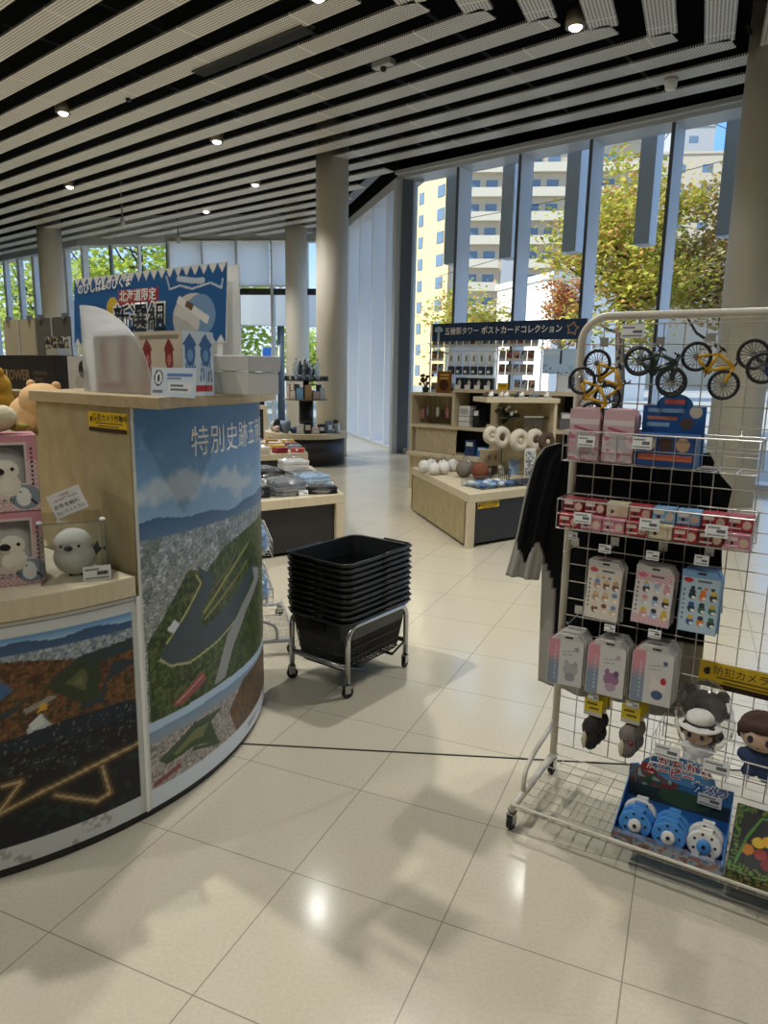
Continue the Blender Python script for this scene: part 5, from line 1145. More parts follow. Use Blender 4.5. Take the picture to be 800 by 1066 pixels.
def rrect(hx_, hy_, r, n=6):
    pts = []
    for cx, cy, a0 in ((hx_ - r, hy_ - r, 0), (-hx_ + r, hy_ - r, pi / 2), (-hx_ + r, -hy_ + r, pi), (hx_ - r, -hy_ + r, 3 * pi / 2)):
        pts += [(cx + r * cos(a0 + pi / 2 * k / n), cy + r * sin(a0 + pi / 2 * k / n)) for k in range(n + 1)]
    return pts
def dense(poly, n):
    P = [Vector(p) for p in poly]; L = [0]
    for a, b in zip(P, P[1:] + P[:1]): L.append(L[-1] + (b - a).length)
    out = []; j = 0
    for i in range(n):
        s = L[-1] * i / n
        while L[j + 1] < s: j += 1
        t = (s - L[j]) / max(1e-9, L[j + 1] - L[j]); a, b = P[j], P[(j + 1) % len(P)]; out.append(tuple(a.lerp(b, t)))
    return out
PLB = mat('basket_plastic', (27, 30, 31), .36, noise=.15, spec=.5)
def make_basket():
    t = thing('shopping_basket', '', 'basket', (0, 0, 0), aC_, 'stacked shopping baskets'); N = 112; H_ = .245
    top = dense(rrect(.186, .258, .05), N); bot = dense(rrect(.152, .218, .05), N); at = lambda i, z: (bot[i % N][0] + (top[i % N][0] - bot[i % N][0]) * z / H_, bot[i % N][1] + (top[i % N][1] - bot[i % N][1]) * z / H_, z)
    m = MB()
    for (z0, z1) in ((0, .012), (.055, .062), (.105, .112), (.155, .245)):
        vs = [at(i, z) for z in (z0, z1) for i in range(N)]; m.add(vs, [(i, (i + 1) % N, N + (i + 1) % N, N + i) for i in range(N)])
    for i in range(N): a, b = at(i, .006), at(i, .16); m.tube([a, b], .0024, 4)
    m.build('body', PLB, t)
    k = MB(); n = 9
    for i in range(-n, n + 1): k.tube([(i * .0162, -.216, .004), (i * .0162, .216, .004)], .003, 4)
    for i in range(-6, 7): k.tube([(-.15, i * .033, .004), (.15, i * .033, .004)], .003, 4)
    k.build('bottom_grid', PLB, t)
    MB().tube([(x * 1.03, y * 1.02, H_) for x, y in top[::2]], .0075, 8, True).build('rim', PLB, t, True)
    for s in (1, -1):
        pts = [(s * .196, -.03 * 0 + .0, H_ + .004)] + [(s * .196, s2, H_ + .008) for s2 in (.06, .16, .24)] + [(s * .16, .268, H_ + .009), (s * .06, .274, H_ + .009), (0, .274, H_ + .009)]
        pts = [(x, y * s, z) for x, y, z in pts]; MB().tube(pts, .005, 8).build('handle', PLB, t, True)
    m = MB(); m.b2(-.05, .05, -.262, -.252, .19, .225); m.build('label_plate', mat('plate_dark', (20, 20, 22), .3, noise=.1), t)
    return t
sb = make_basket()
for i in range(11):
    k = sb if i == 0 else copy_tree(sb); k.location = CT(rng.uniform(-.003, .003), rng.uniform(-.003, .003), .114 + .0285 * i); k.rotation_euler = (0, 0, aC_ + rng.uniform(-.008, .008))
    k['label'] = 'black slotted shopping basket at the bottom of the stack on the cart' if i == 0 else 'open topmost black shopping basket of the stack' if i == 10 else 'black shopping basket nested in the stack, %s from the bottom' % ORD[i]

# ================================================================== LOW TABLES AND ISLAND
def low_table(label, pts, h, cat='table', name='display_table', panel=DARK, side=None):
    """four corners front-right, front-left, back-left, back-right in world coordinates"""
    t = thing(name, label, cat, (0, 0, 0))
    MB().prism(pts, h - .075, h).build('top', PLYL, t, bevel=.003)
    c = (sum(p[0] for p in pts) / 4, sum(p[1] for p in pts) / 4); ins = lambda p, k: (p[0] + (c[0] - p[0]) * k, p[1] + (c[1] - p[1]) * k)
    fr, fl_, bl, br = pts
    def wall(a, b, nm, m, th, z0, z1, off=0.0):
        L = hypot(b[0] - a[0], b[1] - a[1]); an = atan2(b[1] - a[1], b[0] - a[0]); o = MB().b2(0, L, off, off + th, z0, z1).build(nm, m, t); o.location = (a[0], a[1], 0); o.rotation_euler = (0, 0, an)
    d = lambda a, b, s: (a[0] + (b[0] - a[0]) / hypot(b[0] - a[0], b[1] - a[1]) * s, a[1] + (b[1] - a[1]) / hypot(b[0] - a[0], b[1] - a[1]) * s)
    wall(fl_, fr, 'front_panel', panel, .02, .03, h - .076, .035)
    wall(d(fr, fl_, .075), d(fr, fl_, .0), 'front_stile', PLYL, .05, .0, h - .076); wall(d(fl_, fr, .0), d(fl_, fr, .075), 'front_stile', PLYL, .05, .0, h - .076)
    wall(d(fr, br, .06), br, 'side_panel', side or PLY, .03, .025, h - .076); wall(bl, d(fl_, bl, .06), 'side_panel', side or PLY, .03, .025, h - .076); wall(br, bl, 'rear_panel', panel, .02, .03, h - .076, .03)
    wall(d(fr, br, .07), d(br, fr, .02), 'kick_strip', FLOORBLK, .025, 0, .025, .004)
    return t
T1 = [(-.343, 5.975), (-1.408, 5.23), (-1.90, 7.10), (-.815, 7.80)]; low_table('low dark fronted table with pale frame just behind the basket cart', T1, .482)
T2 = [(-.985, 9.05), (-2.03, 8.45), (-2.50, 10.30), (-1.47, 10.95)]; low_table('low pale topped table covered in colourful snack packs, behind the nearest table', T2, .482)
IS = [(1.93, 6.93), (.735, 6.03), (.30, 7.80), (1.45, 8.02)]
isl_ = low_table('low island table with plywood side and dark front, under the postcard shelf', IS, .484, 'island table', 'display_island', mat('panel_charcoal', (44, 45, 48), .5, noise=.1))
iA = atan2(.9, 1.195)
o = thing('camera_notice', '', '', (.735 + .09 * cos(iA) - .03 * -sin(iA) * 0, 6.03 + .09 * sin(iA), .345), iA); o['label'] = 'small yellow security camera notice'; o.parent = isl_
o.location = (.735 + .13 * cos(iA) - sin(iA) * .031, 6.03 + .13 * sin(iA) + cos(iA) * .031, .325)
MB().b2(0, .27, -.002, .003, 0, .072).build('backing', mat('notice_yellow'), o); f = notice(.27, .072).build('printed_face', o, sheet(.135, -.003)); lettering('防犯カメラ作動中', .03, INK, f, .15, .051, y=-.004)
# shirt packs on the nearest table
def on(P, u, v):         # bilinear point on a table top: u from right to left, v from front to back
    fr, fl_, bl, br = P; a = (fr[0] + (fl_[0] - fr[0]) * u, fr[1] + (fl_[1] - fr[1]) * u); b = (br[0] + (bl[0] - br[0]) * u, br[1] + (bl[1] - br[1]) * u); return (a[0] + (b[0] - a[0]) * v, a[1] + (b[1] - a[1]) * v)
def pack(label, loc, rz, sx, sy, sz, m, film=True, group=None, name='folded_shirt_pack', cat='package', seed=0):
    t = thing(name, label, cat, loc, rz, group); r_ = random.Random(seed)
    m_ = MB(); n = 3
    for i in range(n): m_.box(r_.uniform(-.006, .006), r_.uniform(-.006, .006), sz * (i + .5) / n, sx, sy, sz / n * .96)
    m_.build('contents', m, t, bevel=.008)
    if film: MB().blob([((0, 0, sz * .5), (sx * .62, sy * .62, sz * .85))], (0, 0, sz * .5), 18, 10, .05, seed).build('film', BAGM, t)
    return t
SH = {'black': mat('cloth_black', (30, 30, 33), .9, noise=.2), 'white': mat('cloth_white'), 'grey': mat('cloth_grey', (110, 114, 120), .9, noise=.1), 'pale blue': mat('cloth_pale_blue', (150, 180, 208), .9, noise=.08)}
for i, (u, v, cn) in enumerate([(.16, .10, 'black'), (.16, .34, 'pale blue'), (.40, .12, 'grey'), (.42, .36, 'white'), (.65, .14, 'black'), (.68, .40, 'white'), (.18, .58, 'grey'), (.45, .60, 'black'), (.2, .82, 'white'), (.5, .84, 'grey')]):
    x, y = on(T1, u, v); lb = '%s folded shirts in clear film on the nearest low table, %s row, %s' % (cn, ['front', 'second', 'third', 'rear'][min(3, int(v * 4.2))], 'right' if u < .3 else 'middle' if u < .55 else 'left')
    pack(lb, (x, y, .4845), radians(25) + rng.uniform(-.2, .2), .27, .23, .06 + .03 * (i % 3), SH[cn], True, 'shirt packs', seed=i)
for i, (u, v) in enumerate([(.05, .2), (.06, .42), (.29, .04), (.30, .25)]):
    x, y = on(T1, u, v); o = thing('price_card', 'small clear price stand on the nearest low table, %s' % ['right edge, front', 'right edge, further back', 'front edge, centre', 'between the shirt packs'][i], 'price tag', (x, y, .482), radians(25), 'price stands on the low table', rx=-.3)
    MB().b2(-.04, .04, 0, .002, 0, .05).build('card', WHITE, o); tagart(.08, .05, 130 + i).build('printed_face', o, sheet())
SN = [(206, 60, 50), (226, 190, 60), (214, 208, 196), (150, 40, 44), (196, 140, 60), (120, 140, 160), (230, 220, 200)]
SNN = ['red', 'yellow', 'white', 'dark red', 'orange', 'grey blue', 'cream']
n_ = 0
for v in (.08, .26, .46, .68):
    for u in (.10, .30, .5, .7):
        x, y = on(T2, u, v); c_ = n_ * 3 % 7; lb = '%s snack packs on the second low table, %s row, %s from the right' % (SNN[c_], ORD[int(v * 5)], ORD[int(u * 5)])
        pack(lb, (x, y, .4845), radians(20) + rng.uniform(-.3, .3), .17, .14, .05 + .015 * (n_ % 4), mat('snack_%d' % c_, SN[c_], .5, noise=.25, scale=30), n_ % 2 == 0, 'snack packs', 'snack_pack', seed=200 + n_); n_ += 1
# round table with tiers
RT = (-1.33, 11.95)
t = thing('round_table', 'round table with a dark drum base and pale rim near the tall column', 'table', (*RT, 0))
MB().lathe([(.64, 0), (.64, .44)], 48).build('drum', DARK, t, True); MB().lathe([(.0, .44), (.69, .44), (.69, .52), (.0, .52)], 48).build('top', PLYL, t)
t = thing('tiered_stand', 'black tiered stand full of small glass souvenirs on the round table', 'display stand', (*RT, .52))
MB().lathe([(.12, 0), (.12, .52)], 24).build('pole', BLACKP, t, True)
for z in (.52, .83): MB().lathe([(.0, z), (.38, z), (.38, z + .02), (.0, z + .02)], 36).build('tier', mat('tier_grey', (120, 112, 100), .4, noise=.1) if z < .6 else BLACKP, t)
MB().lathe([(.05, .54), (.05, .83)], 12).build('upper_pole', BLACKP, t, True)
GL_ = mat('glass_dark', (60, 66, 72), .15, noise=.2); GLC = glass_mat('clear_bottle', (225, 235, 240), .12, milky=.15)
for k in range(18):
    a = 2 * pi * k / 18; o = thing('lipstick_tube', 'small dark tube standing on the rim of the upper tier of the round table stand', 'tube', (RT[0] + .345 * cos(a), RT[1] + .345 * sin(a), 1.371), a, 'dark tubes on the upper tier')
    MB().lathe([(.02, 0), (.02, .055)], 10).build('body', GL_, o, True); MB().lathe([(.0205, .055), (.016, .075), (0, .077)], 10).build('cap', LGREY, o, True)
for k in range(12):
    a = 2 * pi * k / 12 + .2; r_ = .20 if k % 2 else .10; h_ = .22 + .10 * ((k * 5) % 4) / 3; dk = k % 3 == 0
    o = thing('glass_ornament', '%s glass ornament on the upper tier of the round table stand, %s' % ('dark' if dk else 'clear', ['tall', 'short', 'medium', 'tallest'][(k * 5) % 4]), 'ornament', (RT[0] + r_ * cos(a), RT[1] + r_ * sin(a), 1.371), a, '%s %s glass ornaments' % ('dark' if dk else 'clear', ['tall', 'short', 'medium', 'tallest'][(k * 5) % 4]))
    MB().lathe([(.0, 0), (.05, 0), (.05, .015), (.025, .03), (.05, h_ * .5), (.055, h_ * .7), (.02, h_ * .85), (.02, h_), (.0, h_)], 14).build('body', GL_ if dk else GLC, o, True); MB().lathe([(.022, h_), (.022, h_ + .03), (0, h_ + .032)], 10).build('stopper', mat('bow_red') if k == 4 else LGREY, o, True)
for k in range(14):
    a = 2 * pi * k / 14; o = MB().b2(-.055, .055, -.012, .012, 0, .13 + .05 * (k % 3)).build('souvenir_card', mat('tier_card_%d' % (k % 4), [(206, 180, 170), (196, 190, 180), (120, 170, 214), (190, 160, 120)][k % 4], .5, noise=.15, scale=30))
    o.location = (RT[0] + .30 * cos(a), RT[1] + .30 * sin(a), 1.061); o.rotation_euler = (0, 0, a + pi / 2); tag(o, '%s card standing on the lower tier of the round table stand' % ['pinkish', 'pale grey', 'light blue', 'tan'][k % 4], 'card', '%s cards on the lower tier' % ['pinkish', 'pale grey', 'light blue', 'tan'][k % 4])
for k in range(15):
    a = pi * (.98 + 1.0 * k / 14); cn = ['dark blue', 'grey blue', 'navy', 'red and white', 'black', 'white'][k * 5 % 6]; r_ = .55 if k % 2 else .50; hh = .10 + .05 * (k % 3)
    o = thing('souvenir_pack', '%s goods around the rim of the round table, %s from the left' % (cn, (ORD + ['eleventh', 'twelfth', 'thirteenth', 'fourteenth', 'fifteenth'])[k]), 'package', (RT[0] + r_ * cos(a), RT[1] + r_ * sin(a), .5215), a + pi / 2)
    mm_ = mat('goods_' + cn, {'dark blue': (40, 66, 110), 'grey blue': (110, 124, 140), 'navy': (30, 40, 70), 'red and white': (206, 180, 176), 'black': (28, 28, 30), 'white': (206, 208, 210)}[cn], .6, noise=.25, scale=25)
    if k < 7: MB().blob([((0, 0, hh * .5), (.075, .06, hh * .5)), ((.03, 0, hh * .7), (.05, .05, hh * .4))], (0, 0, hh * .5), 16, 10, .04, k).build('bundle', mm_, o, True)
    else: MB().b2(-.055, .055, -.035, .035, 0, hh).build('carton', mm_, o, bevel=.004)
    if k > 6: MB().b2(-.04, .04, -.037, -.035, hh * .3, hh * .7).build('panel', WHITE, o)
# farther table seen past the counter
T3 = [(-2.25, 13.6), (-3.6, 13.1), (-3.9, 14.6), (-2.6, 15.1)]; low_table('far pale topped table with dark boxes, left of the round table', T3, .86)
for i in range(6):
    x, y = on(T3, .1 + .16 * i, .15 + .3 * (i % 2)); pack('%s boxes on the far table, %s from the right' % (['black', 'white', 'cream', 'black', 'grey', 'white'][i], ORD[i]), (x, y, .8625), .35, .18, .2, .10 + .05 * (i % 3), [SH['black'], SH['white'], mat('box_cream'), SH['black'], SH['grey'], SH['white']][i], False, None, 'gift_box', 'box', 300 + i)

# ------------------------------------------------ goods on the island
aI = radians(14.5); IO = (.753, 6.03)
def IW(x, y, z): return (IO[0] + cos(aI) * x - sin(aI) * y, IO[1] + sin(aI) * x + cos(aI) * y, z)
ds = thing('display_stand', 'pale plywood stand with a top board and cream round pouches on the island', 'display stand', IW(.44, .98, .484), aI)
MB().b2(0, .78, -.16, .20, .755, .80).build('top_board', PLYL, ds); MB().b2(.20, .76, .14, .16, 0, .755).build('back_panel', PLY, ds); MB().b2(.735, .765, -.14, .16, 0, .755).build('side_panel', PLYL, ds); MB().b2(.18, .76, -.1, .16, 0, .03).build('base', PLYL, ds); MB().b2(.18, .205, .02, .16, .03, .755).build('left_post', PLYL, ds); MB().tube([(.205, -.02, .6), (.735, -.02, .6)], .008, 8).build('hanging_rail', GREY, ds, True)
CRP = mat('cream_fluff', (206, 198, 178), .95, noise=.1, scale=50, bump=.4); BRP = mat('brown_fluff', (84, 66, 52), .95, noise=.15, scale=50, bump=.4)
for i, (x, z, lb, sc2) in enumerate([(.50, .925, 'cream scalloped round pouch at the left end of the island stand', .9), (.62, .90, 'cream round pouch with dark ring, leaning at the middle of the island stand', 1.1), (.80, .87, 'largest cream round pouch with a hole, on the island stand', 1.15), (.98, .875, 'cream round pouch with brown centre, right of the largest one', 1.1), (1.10, .86, 'rightmost brownish round pouch on the island stand', .95)]):
    o = thing('ring_plush', lb, 'plush ring', IW(x, .82 + .03 * (i % 2), z), aI + .25, 'round pouches on the island stand', ry=.3 * (i % 2) - .1)
    R_ = .062 * sc2; MB().torus((0, 0, 0), R_, R_ * .62, 'Y', 24, 12).build('ring', CRP if i < 4 else BRP, o, True); MB().ell((0, -R_ * .2, 0), (R_ * .5, R_ * .35, R_ * .5), 14, 10).build('centre', BRP if i % 2 else mat('cream_plush'), o, True); MB().tube([(0, .03, R_ * 1.2), (0, .06, R_ * 2)], .004, 6).build('loop', BRP, o); MB().ell((R_ * 1.1, .0, R_ * .9), (.02, .015, .03), 10, 8).build('ear', BRP, o, True)
fl2 = thing('flower_bunch', 'bunch of white artificial flowers with dark leaves on the island stand', 'flowers', IW(.70, 1.0, 1.02), aI)
m = MB(); lf_ = MB(); st_ = MB()
for i in range(16):
    x, y, z = rng.uniform(-.12, .16), rng.uniform(-.06, .04), rng.uniform(.02, .17); lf_.ell((x, y, z), (.035, .02, .018), 8, 6); st_.tube([(0, 0, 0), (x, y, z)], .003, 4)
    if i % 2: m.ell((x + .02, y - .03, z + .02), (.02, .012, .018), 8, 6)
st_.tube([(0, 0, -.02), (0, 0, -.46)], .005, 5)
o = lf_.build('leaves', mat('leaf_dark', (40, 52, 42), .7, noise=.2), fl2, True); o['kind'] = 'stuff'; o = m.build('petals', WHITE, fl2, True); o['kind'] = 'stuff'; st_.build('stems', mat('leaf_dark'), fl2); MB().lathe([(.05, -.505), (.045, -.42), (.03, -.41)], 14).build('pot', WHITE, fl2, True)
cb = thing('clear_pouch', 'clear zipped pouch hanging under the top board of the island stand', 'pouch', IW(1.00, .93, .95), aI); MB().b2(-.10, .10, 0, .03, 0, .14).build('film', BAGM, cb); MB().b2(-.10, .10, -.002, .032, .14, .15).build('zip', WHITE, cb); MB().tube([(-.06, .01, .15), (-.06, .01, .18)], .003, 5).build('hanging_loop', WHITE, cb)
for i in range(9):
    x = .47 + .082 * i; lb = 'small %s trinket on the top board of the island stand, %s from the left' % (['brown', 'white', 'cream', 'white', 'black', 'white', 'clear', 'grey', 'white'][i], ORD[i])
    o = thing('trinket', lb, 'ornament', IW(x, .93 + .06 * (i % 2), 1.2845), aI, 'trinkets on the island stand'); mm_ = [BRP, WHITE, CRP, WHITE, BLACKP, WHITE, GLC, GREY, WHITE][i]
    MB().blob([((0, 0, .02), (.03, .02, .02)), ((.012, 0, .04), (.015, .013, .02))], (0, 0, .02), 12, 8).build('body', mm_, o, True); MB().b2(-.03, .03, -.02, .02, 0, .004).build('base', LGREY, o)
o = thing('beige_carton', 'beige carton with small drawings on the island, left of the pale blue card', 'box', IW(.60, 1.02, .4845), aI + .1); MB().b2(-.11, .07, -.05, .05, 0, .28).build('carton', mat('beige_box', (190, 172, 142), .6, noise=.05), o, bevel=.003); f = Art(-.11, .07, 0, .28, 30, 40).fill((188, 170, 140)); f.rect(-.08, .05, .02, .12, (70, 56, 44)); f.rect(-.07, -.02, .03, .1, (190, 180, 160)); f.ell(-.05, .2, .015, .03, (140, 110, 90)); f.ell(.02, .2, .015, .03, (140, 110, 90)); f.build('printed_face', o, sheet(0, -.051))
o = thing('info_card', 'pale blue card standing beside the beige carton on the island', 'card', IW(.80, .90, .4845), aI, rx=-.06); MB().b2(-.055, .055, 0, .004, 0, .185).build('card', mat('card_blue', (132, 158, 186), .5, noise=.03), o); MB().b2(-.03, .03, .0, .04, 0, .004).build('foot', WHITE, o)
o = thing('info_card', 'tall white printed card leaning at the right of the island', 'card', IW(.92, .78, .4845), aI, rx=-.08); MB().b2(-.06, .06, 0, .004, 0, .31).build('card', WHITE, o); f = Art(-.06, .06, 0, .31, 30, 60).fill((214, 214, 210)); f.speckle((f.Y < .28) & (np.abs(f.X) < .05), [(214, 214, 210), (150, 150, 148), (90, 96, 100), (190, 190, 188), (214, 214, 210)], .018, 47); f.build('printed_face', o, sheet()); MB().b2(-.03, .03, .0, .05, 0, .004).build('foot', WHITE, o)
WF = mat('white_fluff', (214, 212, 206), .95, noise=.08, scale=60, bump=.5)
for i, (x, y, cn) in enumerate([(.06, 1.40, 'white'), (.17, 1.50, 'white'), (.28, 1.42, 'white'), (.40, 1.46, 'white'), (.10, 1.20, 'white'), (.22, 1.24, 'white'), (.52, 1.40, 'white'), (.36, 1.02, 'grey'), (.46, .84, 'reddish brown')]):
    o = thing('fluffy_keyring', '%s fluffy ball on the island, %s' % (cn, ['far left corner', 'second along the back row', 'third along the back row', 'fourth along the back row', 'front left of the white row', 'front right of the white row', 'end of the back row by the stand', 'in front of the white row', 'beside the tray']  [i]), 'plush ball', IW(x - .05, y, .4845), aI, 'fluffy balls on the island')
    R_ = .065 if cn == 'white' else .085; MB().blob([((0, 0, R_), (R_, R_, R_))], (0, 0, R_), 20, 14, .05, i).build('fluff', WF if cn == 'white' else mat('grey_fur') if cn == 'grey' else mat('rust_fluff', (120, 70, 50), .95, noise=.3, scale=40, bump=.5), o, True); MB().torus((0, 0, 2 * R_ + .018), .022, .003, 'Y', 14, 5).build('ring', GREY, o)
for i, (x, y) in enumerate([(.55, 1.06), (.62, .78)]):
    o = thing('mesh_pot', 'black wire pot on the island, %s' % ['behind the tray', 'beside the pale blue card'][i], 'pot', IW(x - .02, y - .1, .4845), aI); m = MB()
    for k in range(16): a = 2 * pi * k / 16; m.tube([(.05 * cos(a), .05 * sin(a), 0), (.062 * cos(a), .062 * sin(a), .12)], .0025, 4)
    for z, r_ in ((.004, .05), (.06, .056), (.12, .062)): m.torus((0, 0, z), r_, .003, 'Z', 20, 5)
    m.build('wire_body', BLACKP, o); MB().lathe([(0, .002), (.05, .002), (.05, .006), (0, .006)], 16).build('bottom', BLACKP, o)
tr = thing('acrylic_tray', 'clear tray of blue and white wrapped sweets at the front corner of the island', 'tray', IW(.36, .44, .4845), aI + .35)
m = MB(); w_, d_ = .24, .15; m.b2(-w_, w_, -d_, d_, 0, .004); m.b2(-w_, w_, -d_, -d_ + .004, .004, .07); m.b2(-w_, w_, d_ - .004, d_, .004, .07); m.b2(-w_, -w_ + .004, -d_ + .004, d_ - .004, .004, .07); m.b2(w_ - .004, w_, -d_ + .004, d_ - .004, .004, .07); m.build('walls', ACR, tr); MB().torus((0, 0, 0), .001, .0005) ; MB().tube([(-w_, -d_, .07), (w_, -d_, .07), (w_, d_, .07), (-w_, d_, .07)], .002, 4, True).build('rim', GREY, tr)
for i in range(12):
    x, y = -.17 + .11 * (i % 4), -.085 + .085 * (i // 4); l = IW(.36, .44, .489); c_, s_ = cos(aI + .35), sin(aI + .35); cn = ['blue', 'white', 'pale blue'][i * 2 % 3]
    o = thing('wrapped_sweet', '%s wrapped sweet in the clear tray, %s row' % (cn, ['front', 'middle', 'back'][i // 4]), 'sweet', (l[0] + c_ * x - s_ * y, l[1] + s_ * x + c_ * y, .489), rng.uniform(0, 3), '%s wrapped sweets in the %s row' % (cn, ['front', 'middle', 'back'][i // 4]))
    mm_ = mat('sweet_' + cn, {'blue': (70, 110, 160), 'white': (216, 218, 220), 'pale blue': (150, 180, 206)}[cn], .4, noise=.2, scale=40); MB().blob([((0, 0, .024), (.045, .032, .024))], (0, 0, .024), 14, 10, .05, i).build('wrapper', mm_, o, True); MB().add([(.04, 0, .024), (.068, -.018, .03), (.068, .018, .02)], [(0, 1, 2)]).add([(-.04, 0, .024), (-.068, -.018, .02), (-.068, .018, .03)], [(0, 1, 2)]).build('twist', mm_, o)
o = thing('dark_pouch_pile', 'flat dark blue pouch lying at the front right of the island', 'pouch', IW(.80, .56, .4845), aI + .3); MB().b2(-.2, .2, -.12, .12, 0, .03).build('body', mat('pouch_navy', (26, 32, 46), .5, noise=.2), o, bevel=.01); MB().b2(-.18, .18, -.125, -.118, .01, .02).build('zip', GREY, o)

# ------------------------------------------------ postcard shelf
aW = radians(-39.44); WO = (.54, 9.2)
def WW(t, y, z): return (WO[0] + cos(aW) * t - sin(aW) * y, WO[1] + sin(aW) * t + cos(aW) * y, z)
su = thing('postcard_shelf', 'pale wood shelf unit full of postcards in front of the tall windows', 'shelf', (*WO, 0), aW)
for nm, b in (('worktop', (.385, 2.05, 0, .40, 1.285, 1.325)), ('left_board', (-.29, .385, 0, .40, 1.23, 1.265)), ('side_panel', (-.29, -.255, .0, .40, 0, 1.23)), ('divider', (.365, .40, .01, .40, .86, 1.285)), ('lower_board', (-.255, 1.15, 0, .40, .82, .86)), ('divider', (1.15, 1.185, 0, .40, 0, 1.285)), ('divider', (1.68, 1.715, 0, .40, 0, 1.285)), ('side_panel', (2.02, 2.05, 0, .40, 0, 1.285)), ('deck', (-.255, 1.15, -.10, .40, .46, .50)), ('deck', (1.185, 2.02, 0, .40, .46, .50)), ('base', (-.255, 1.15, .02, .40, 0, .46)), ('mid_board', (1.715, 2.02, 0, .40, .86, .90))):
    MB().b2(*b).build(nm, PLYL, su)
MB().b2(-.255, .365, .36, .38, .86, 1.23).build('back_panel', PLY, su); MB().b2(.40, 2.02, .36, .38, .50, 1.285).build('back_panel', DARK, su); MB().b2(-.255, .40, .36, .38, .5, .82).build('back_panel', DARK, su)
m = MB()
for k in range(20): m.slab([(-.21 + .031 * k, .505), (-.19 + .031 * k, .505), (-.19 + .033 * k, .815), (-.21 + .033 * k, .815)], .03, .045)
m.b2(-.22, .42, .046, .052, .505, .815); m.build('slatted_panel', mat('slat_cream', (206, 192, 160), .6, noise=.04), su)
for t_ in (-.12, .19, .88, 1.10, 1.47, 2.0): MB().b2(t_ - .006, t_ + .006, .18, .192, 1.325 if t_ > .3 else 1.265, 2.13).build('upright', mat('clear_post', (196, 202, 206), .3, noise=.03), su)
for z in (1.50, 1.66, 1.83): MB().b2(-.12, 1.47, .17, .215, z, z + .006).build('card_ledge', ACR, su)
bn = thing('banner_sign', 'dark blue postcard collection banner on top of the shelf, with tower and star emblem', 'sign', WW(-.09, .165, 1.91), aW)
MB().b2(0, 2.09, 0, .02, 0, .22).build('board', mat('banner_navy', (22, 50, 84), .5, noise=.05), bn)
tw = MB(); tw.slab([(.085, .0), (.125, .0), (.12, .11), (.09, .11)], -.003, 0); tw.slab([(.055, .115), (.155, .115), (.17, .135), (.155, .165), (.125, .18), (.085, .18), (.055, .165), (.04, .135)], -.003, 0); tw.build('tower_emblem', mat('emblem_pale', (150, 176, 190), .5, noise=.03), bn)
st = [( (.085 if k % 2 == 0 else .052) * sin(k * pi / 5 + .15) + 1.93, .115 + (.085 if k % 2 == 0 else .052) * cos(k * pi / 5 + .15)) for k in range(10)]
si = [( (.055 if k % 2 == 0 else .034) * sin(k * pi / 5 + .15) + 1.93, .115 + (.055 if k % 2 == 0 else .034) * cos(k * pi / 5 + .15)) for k in range(10)]
sm_ = MB(); n = 10; sm_.add([(x, -.003, z) for x, z in st + si], [(k, (k + 1) % n, n + (k + 1) % n, n + k) for k in range(n)]); sm_.build('star_emblem', mat('emblem_gold', (150, 124, 96), .5, noise=.05), bn)
lettering('五稜郭タワー', .098, INKW, bn, .20, .115, align='LEFT', sx=.86, bold=.0006, y=-.003); lettering('ポストカードコレクション', .098, INKW, bn, .74, .115, align='LEFT', sx=.91, bold=.0015, y=-.003)
# postcards in rows
r_ = random.Random(5); PCC = [(90, 70, 60), (150, 120, 90), (60, 80, 110), (196, 190, 180), (120, 60, 50), (170, 160, 140), (60, 56, 54), (120, 140, 160), (190, 150, 120)]
srcs = []
for k in range(8):
    a = Art(-.042, .042, 0, .125, 14, 18).fill((206, 202, 196)); a.speckle((np.abs(a.X) < .037) & (a.Y > .03), r_.sample(PCC, 4), .028, 400 + k)
    t = thing('postcard', '', 'postcard', (0, 0, 0), aW); MB().b2(-.043, .043, 0, .004, 0, .126).build('card', mat('postcard_back', (206, 202, 196), .6, noise=.03), t); a.build('printed_face', t, sheet()); srcs.append(t)
used = set()
for row, (z, t0, t1) in enumerate(((1.8365, -.10, 1.46), (1.6665, -.10, .17), (1.6665, .9, 1.46), (1.3265, 1.12, 1.46), (1.5065, -.10, .17), (1.5065, .9, 1.46), (1.2665, -.10, .34))):
    n = int((t1 - t0) / .095)
    for i in range(n):
        k = r_.randrange(8); t = copy_tree(srcs[k]) if k in used else srcs[k]; used.add(k)
        if row == 0: pos = 'in the top row just under the blue banner'
        else: pos = ['', 'in the second row at the left end of the shelf', 'in the second row right of the white packets', 'on the worktop right of the yellow sign', 'in the third row at the left end of the shelf', 'in the third row right of the white packets', 'on the left board of the shelf'][row]
        t.location = WW(t0 + .05 + i * .095, .178, z); t.rotation_euler = (-.08, 0, aW); t['label'] = 'small postcard ' + pos; t['group'] = 'postcards ' + pos
for k in range(8):
    if k not in used:
        for ch in list(srcs[k].children): bpy.data.objects.remove(ch)
        bpy.data.objects.remove(srcs[k])
hg = thing('clear_card_rack', 'clear acrylic rack of white hanging packets under the blue banner', 'rack', WW(.19, .10, 1.325), aW)
MB().b2(0, .69, .06, .064, .0, .53).build('back_plate', ACRM, hg); MB().tube([(.01, .03, .46), (.68, .03, .46)], .005, 6).tube([(.01, .03, .46), (.01, .06, .46)], .004, 5).tube([(.68, .03, .46), (.68, .06, .46)], .004, 5).build('rail', LGREY, hg); MB().b2(0, .69, -.06, .06, .0, .006).build('foot', ACR, hg)
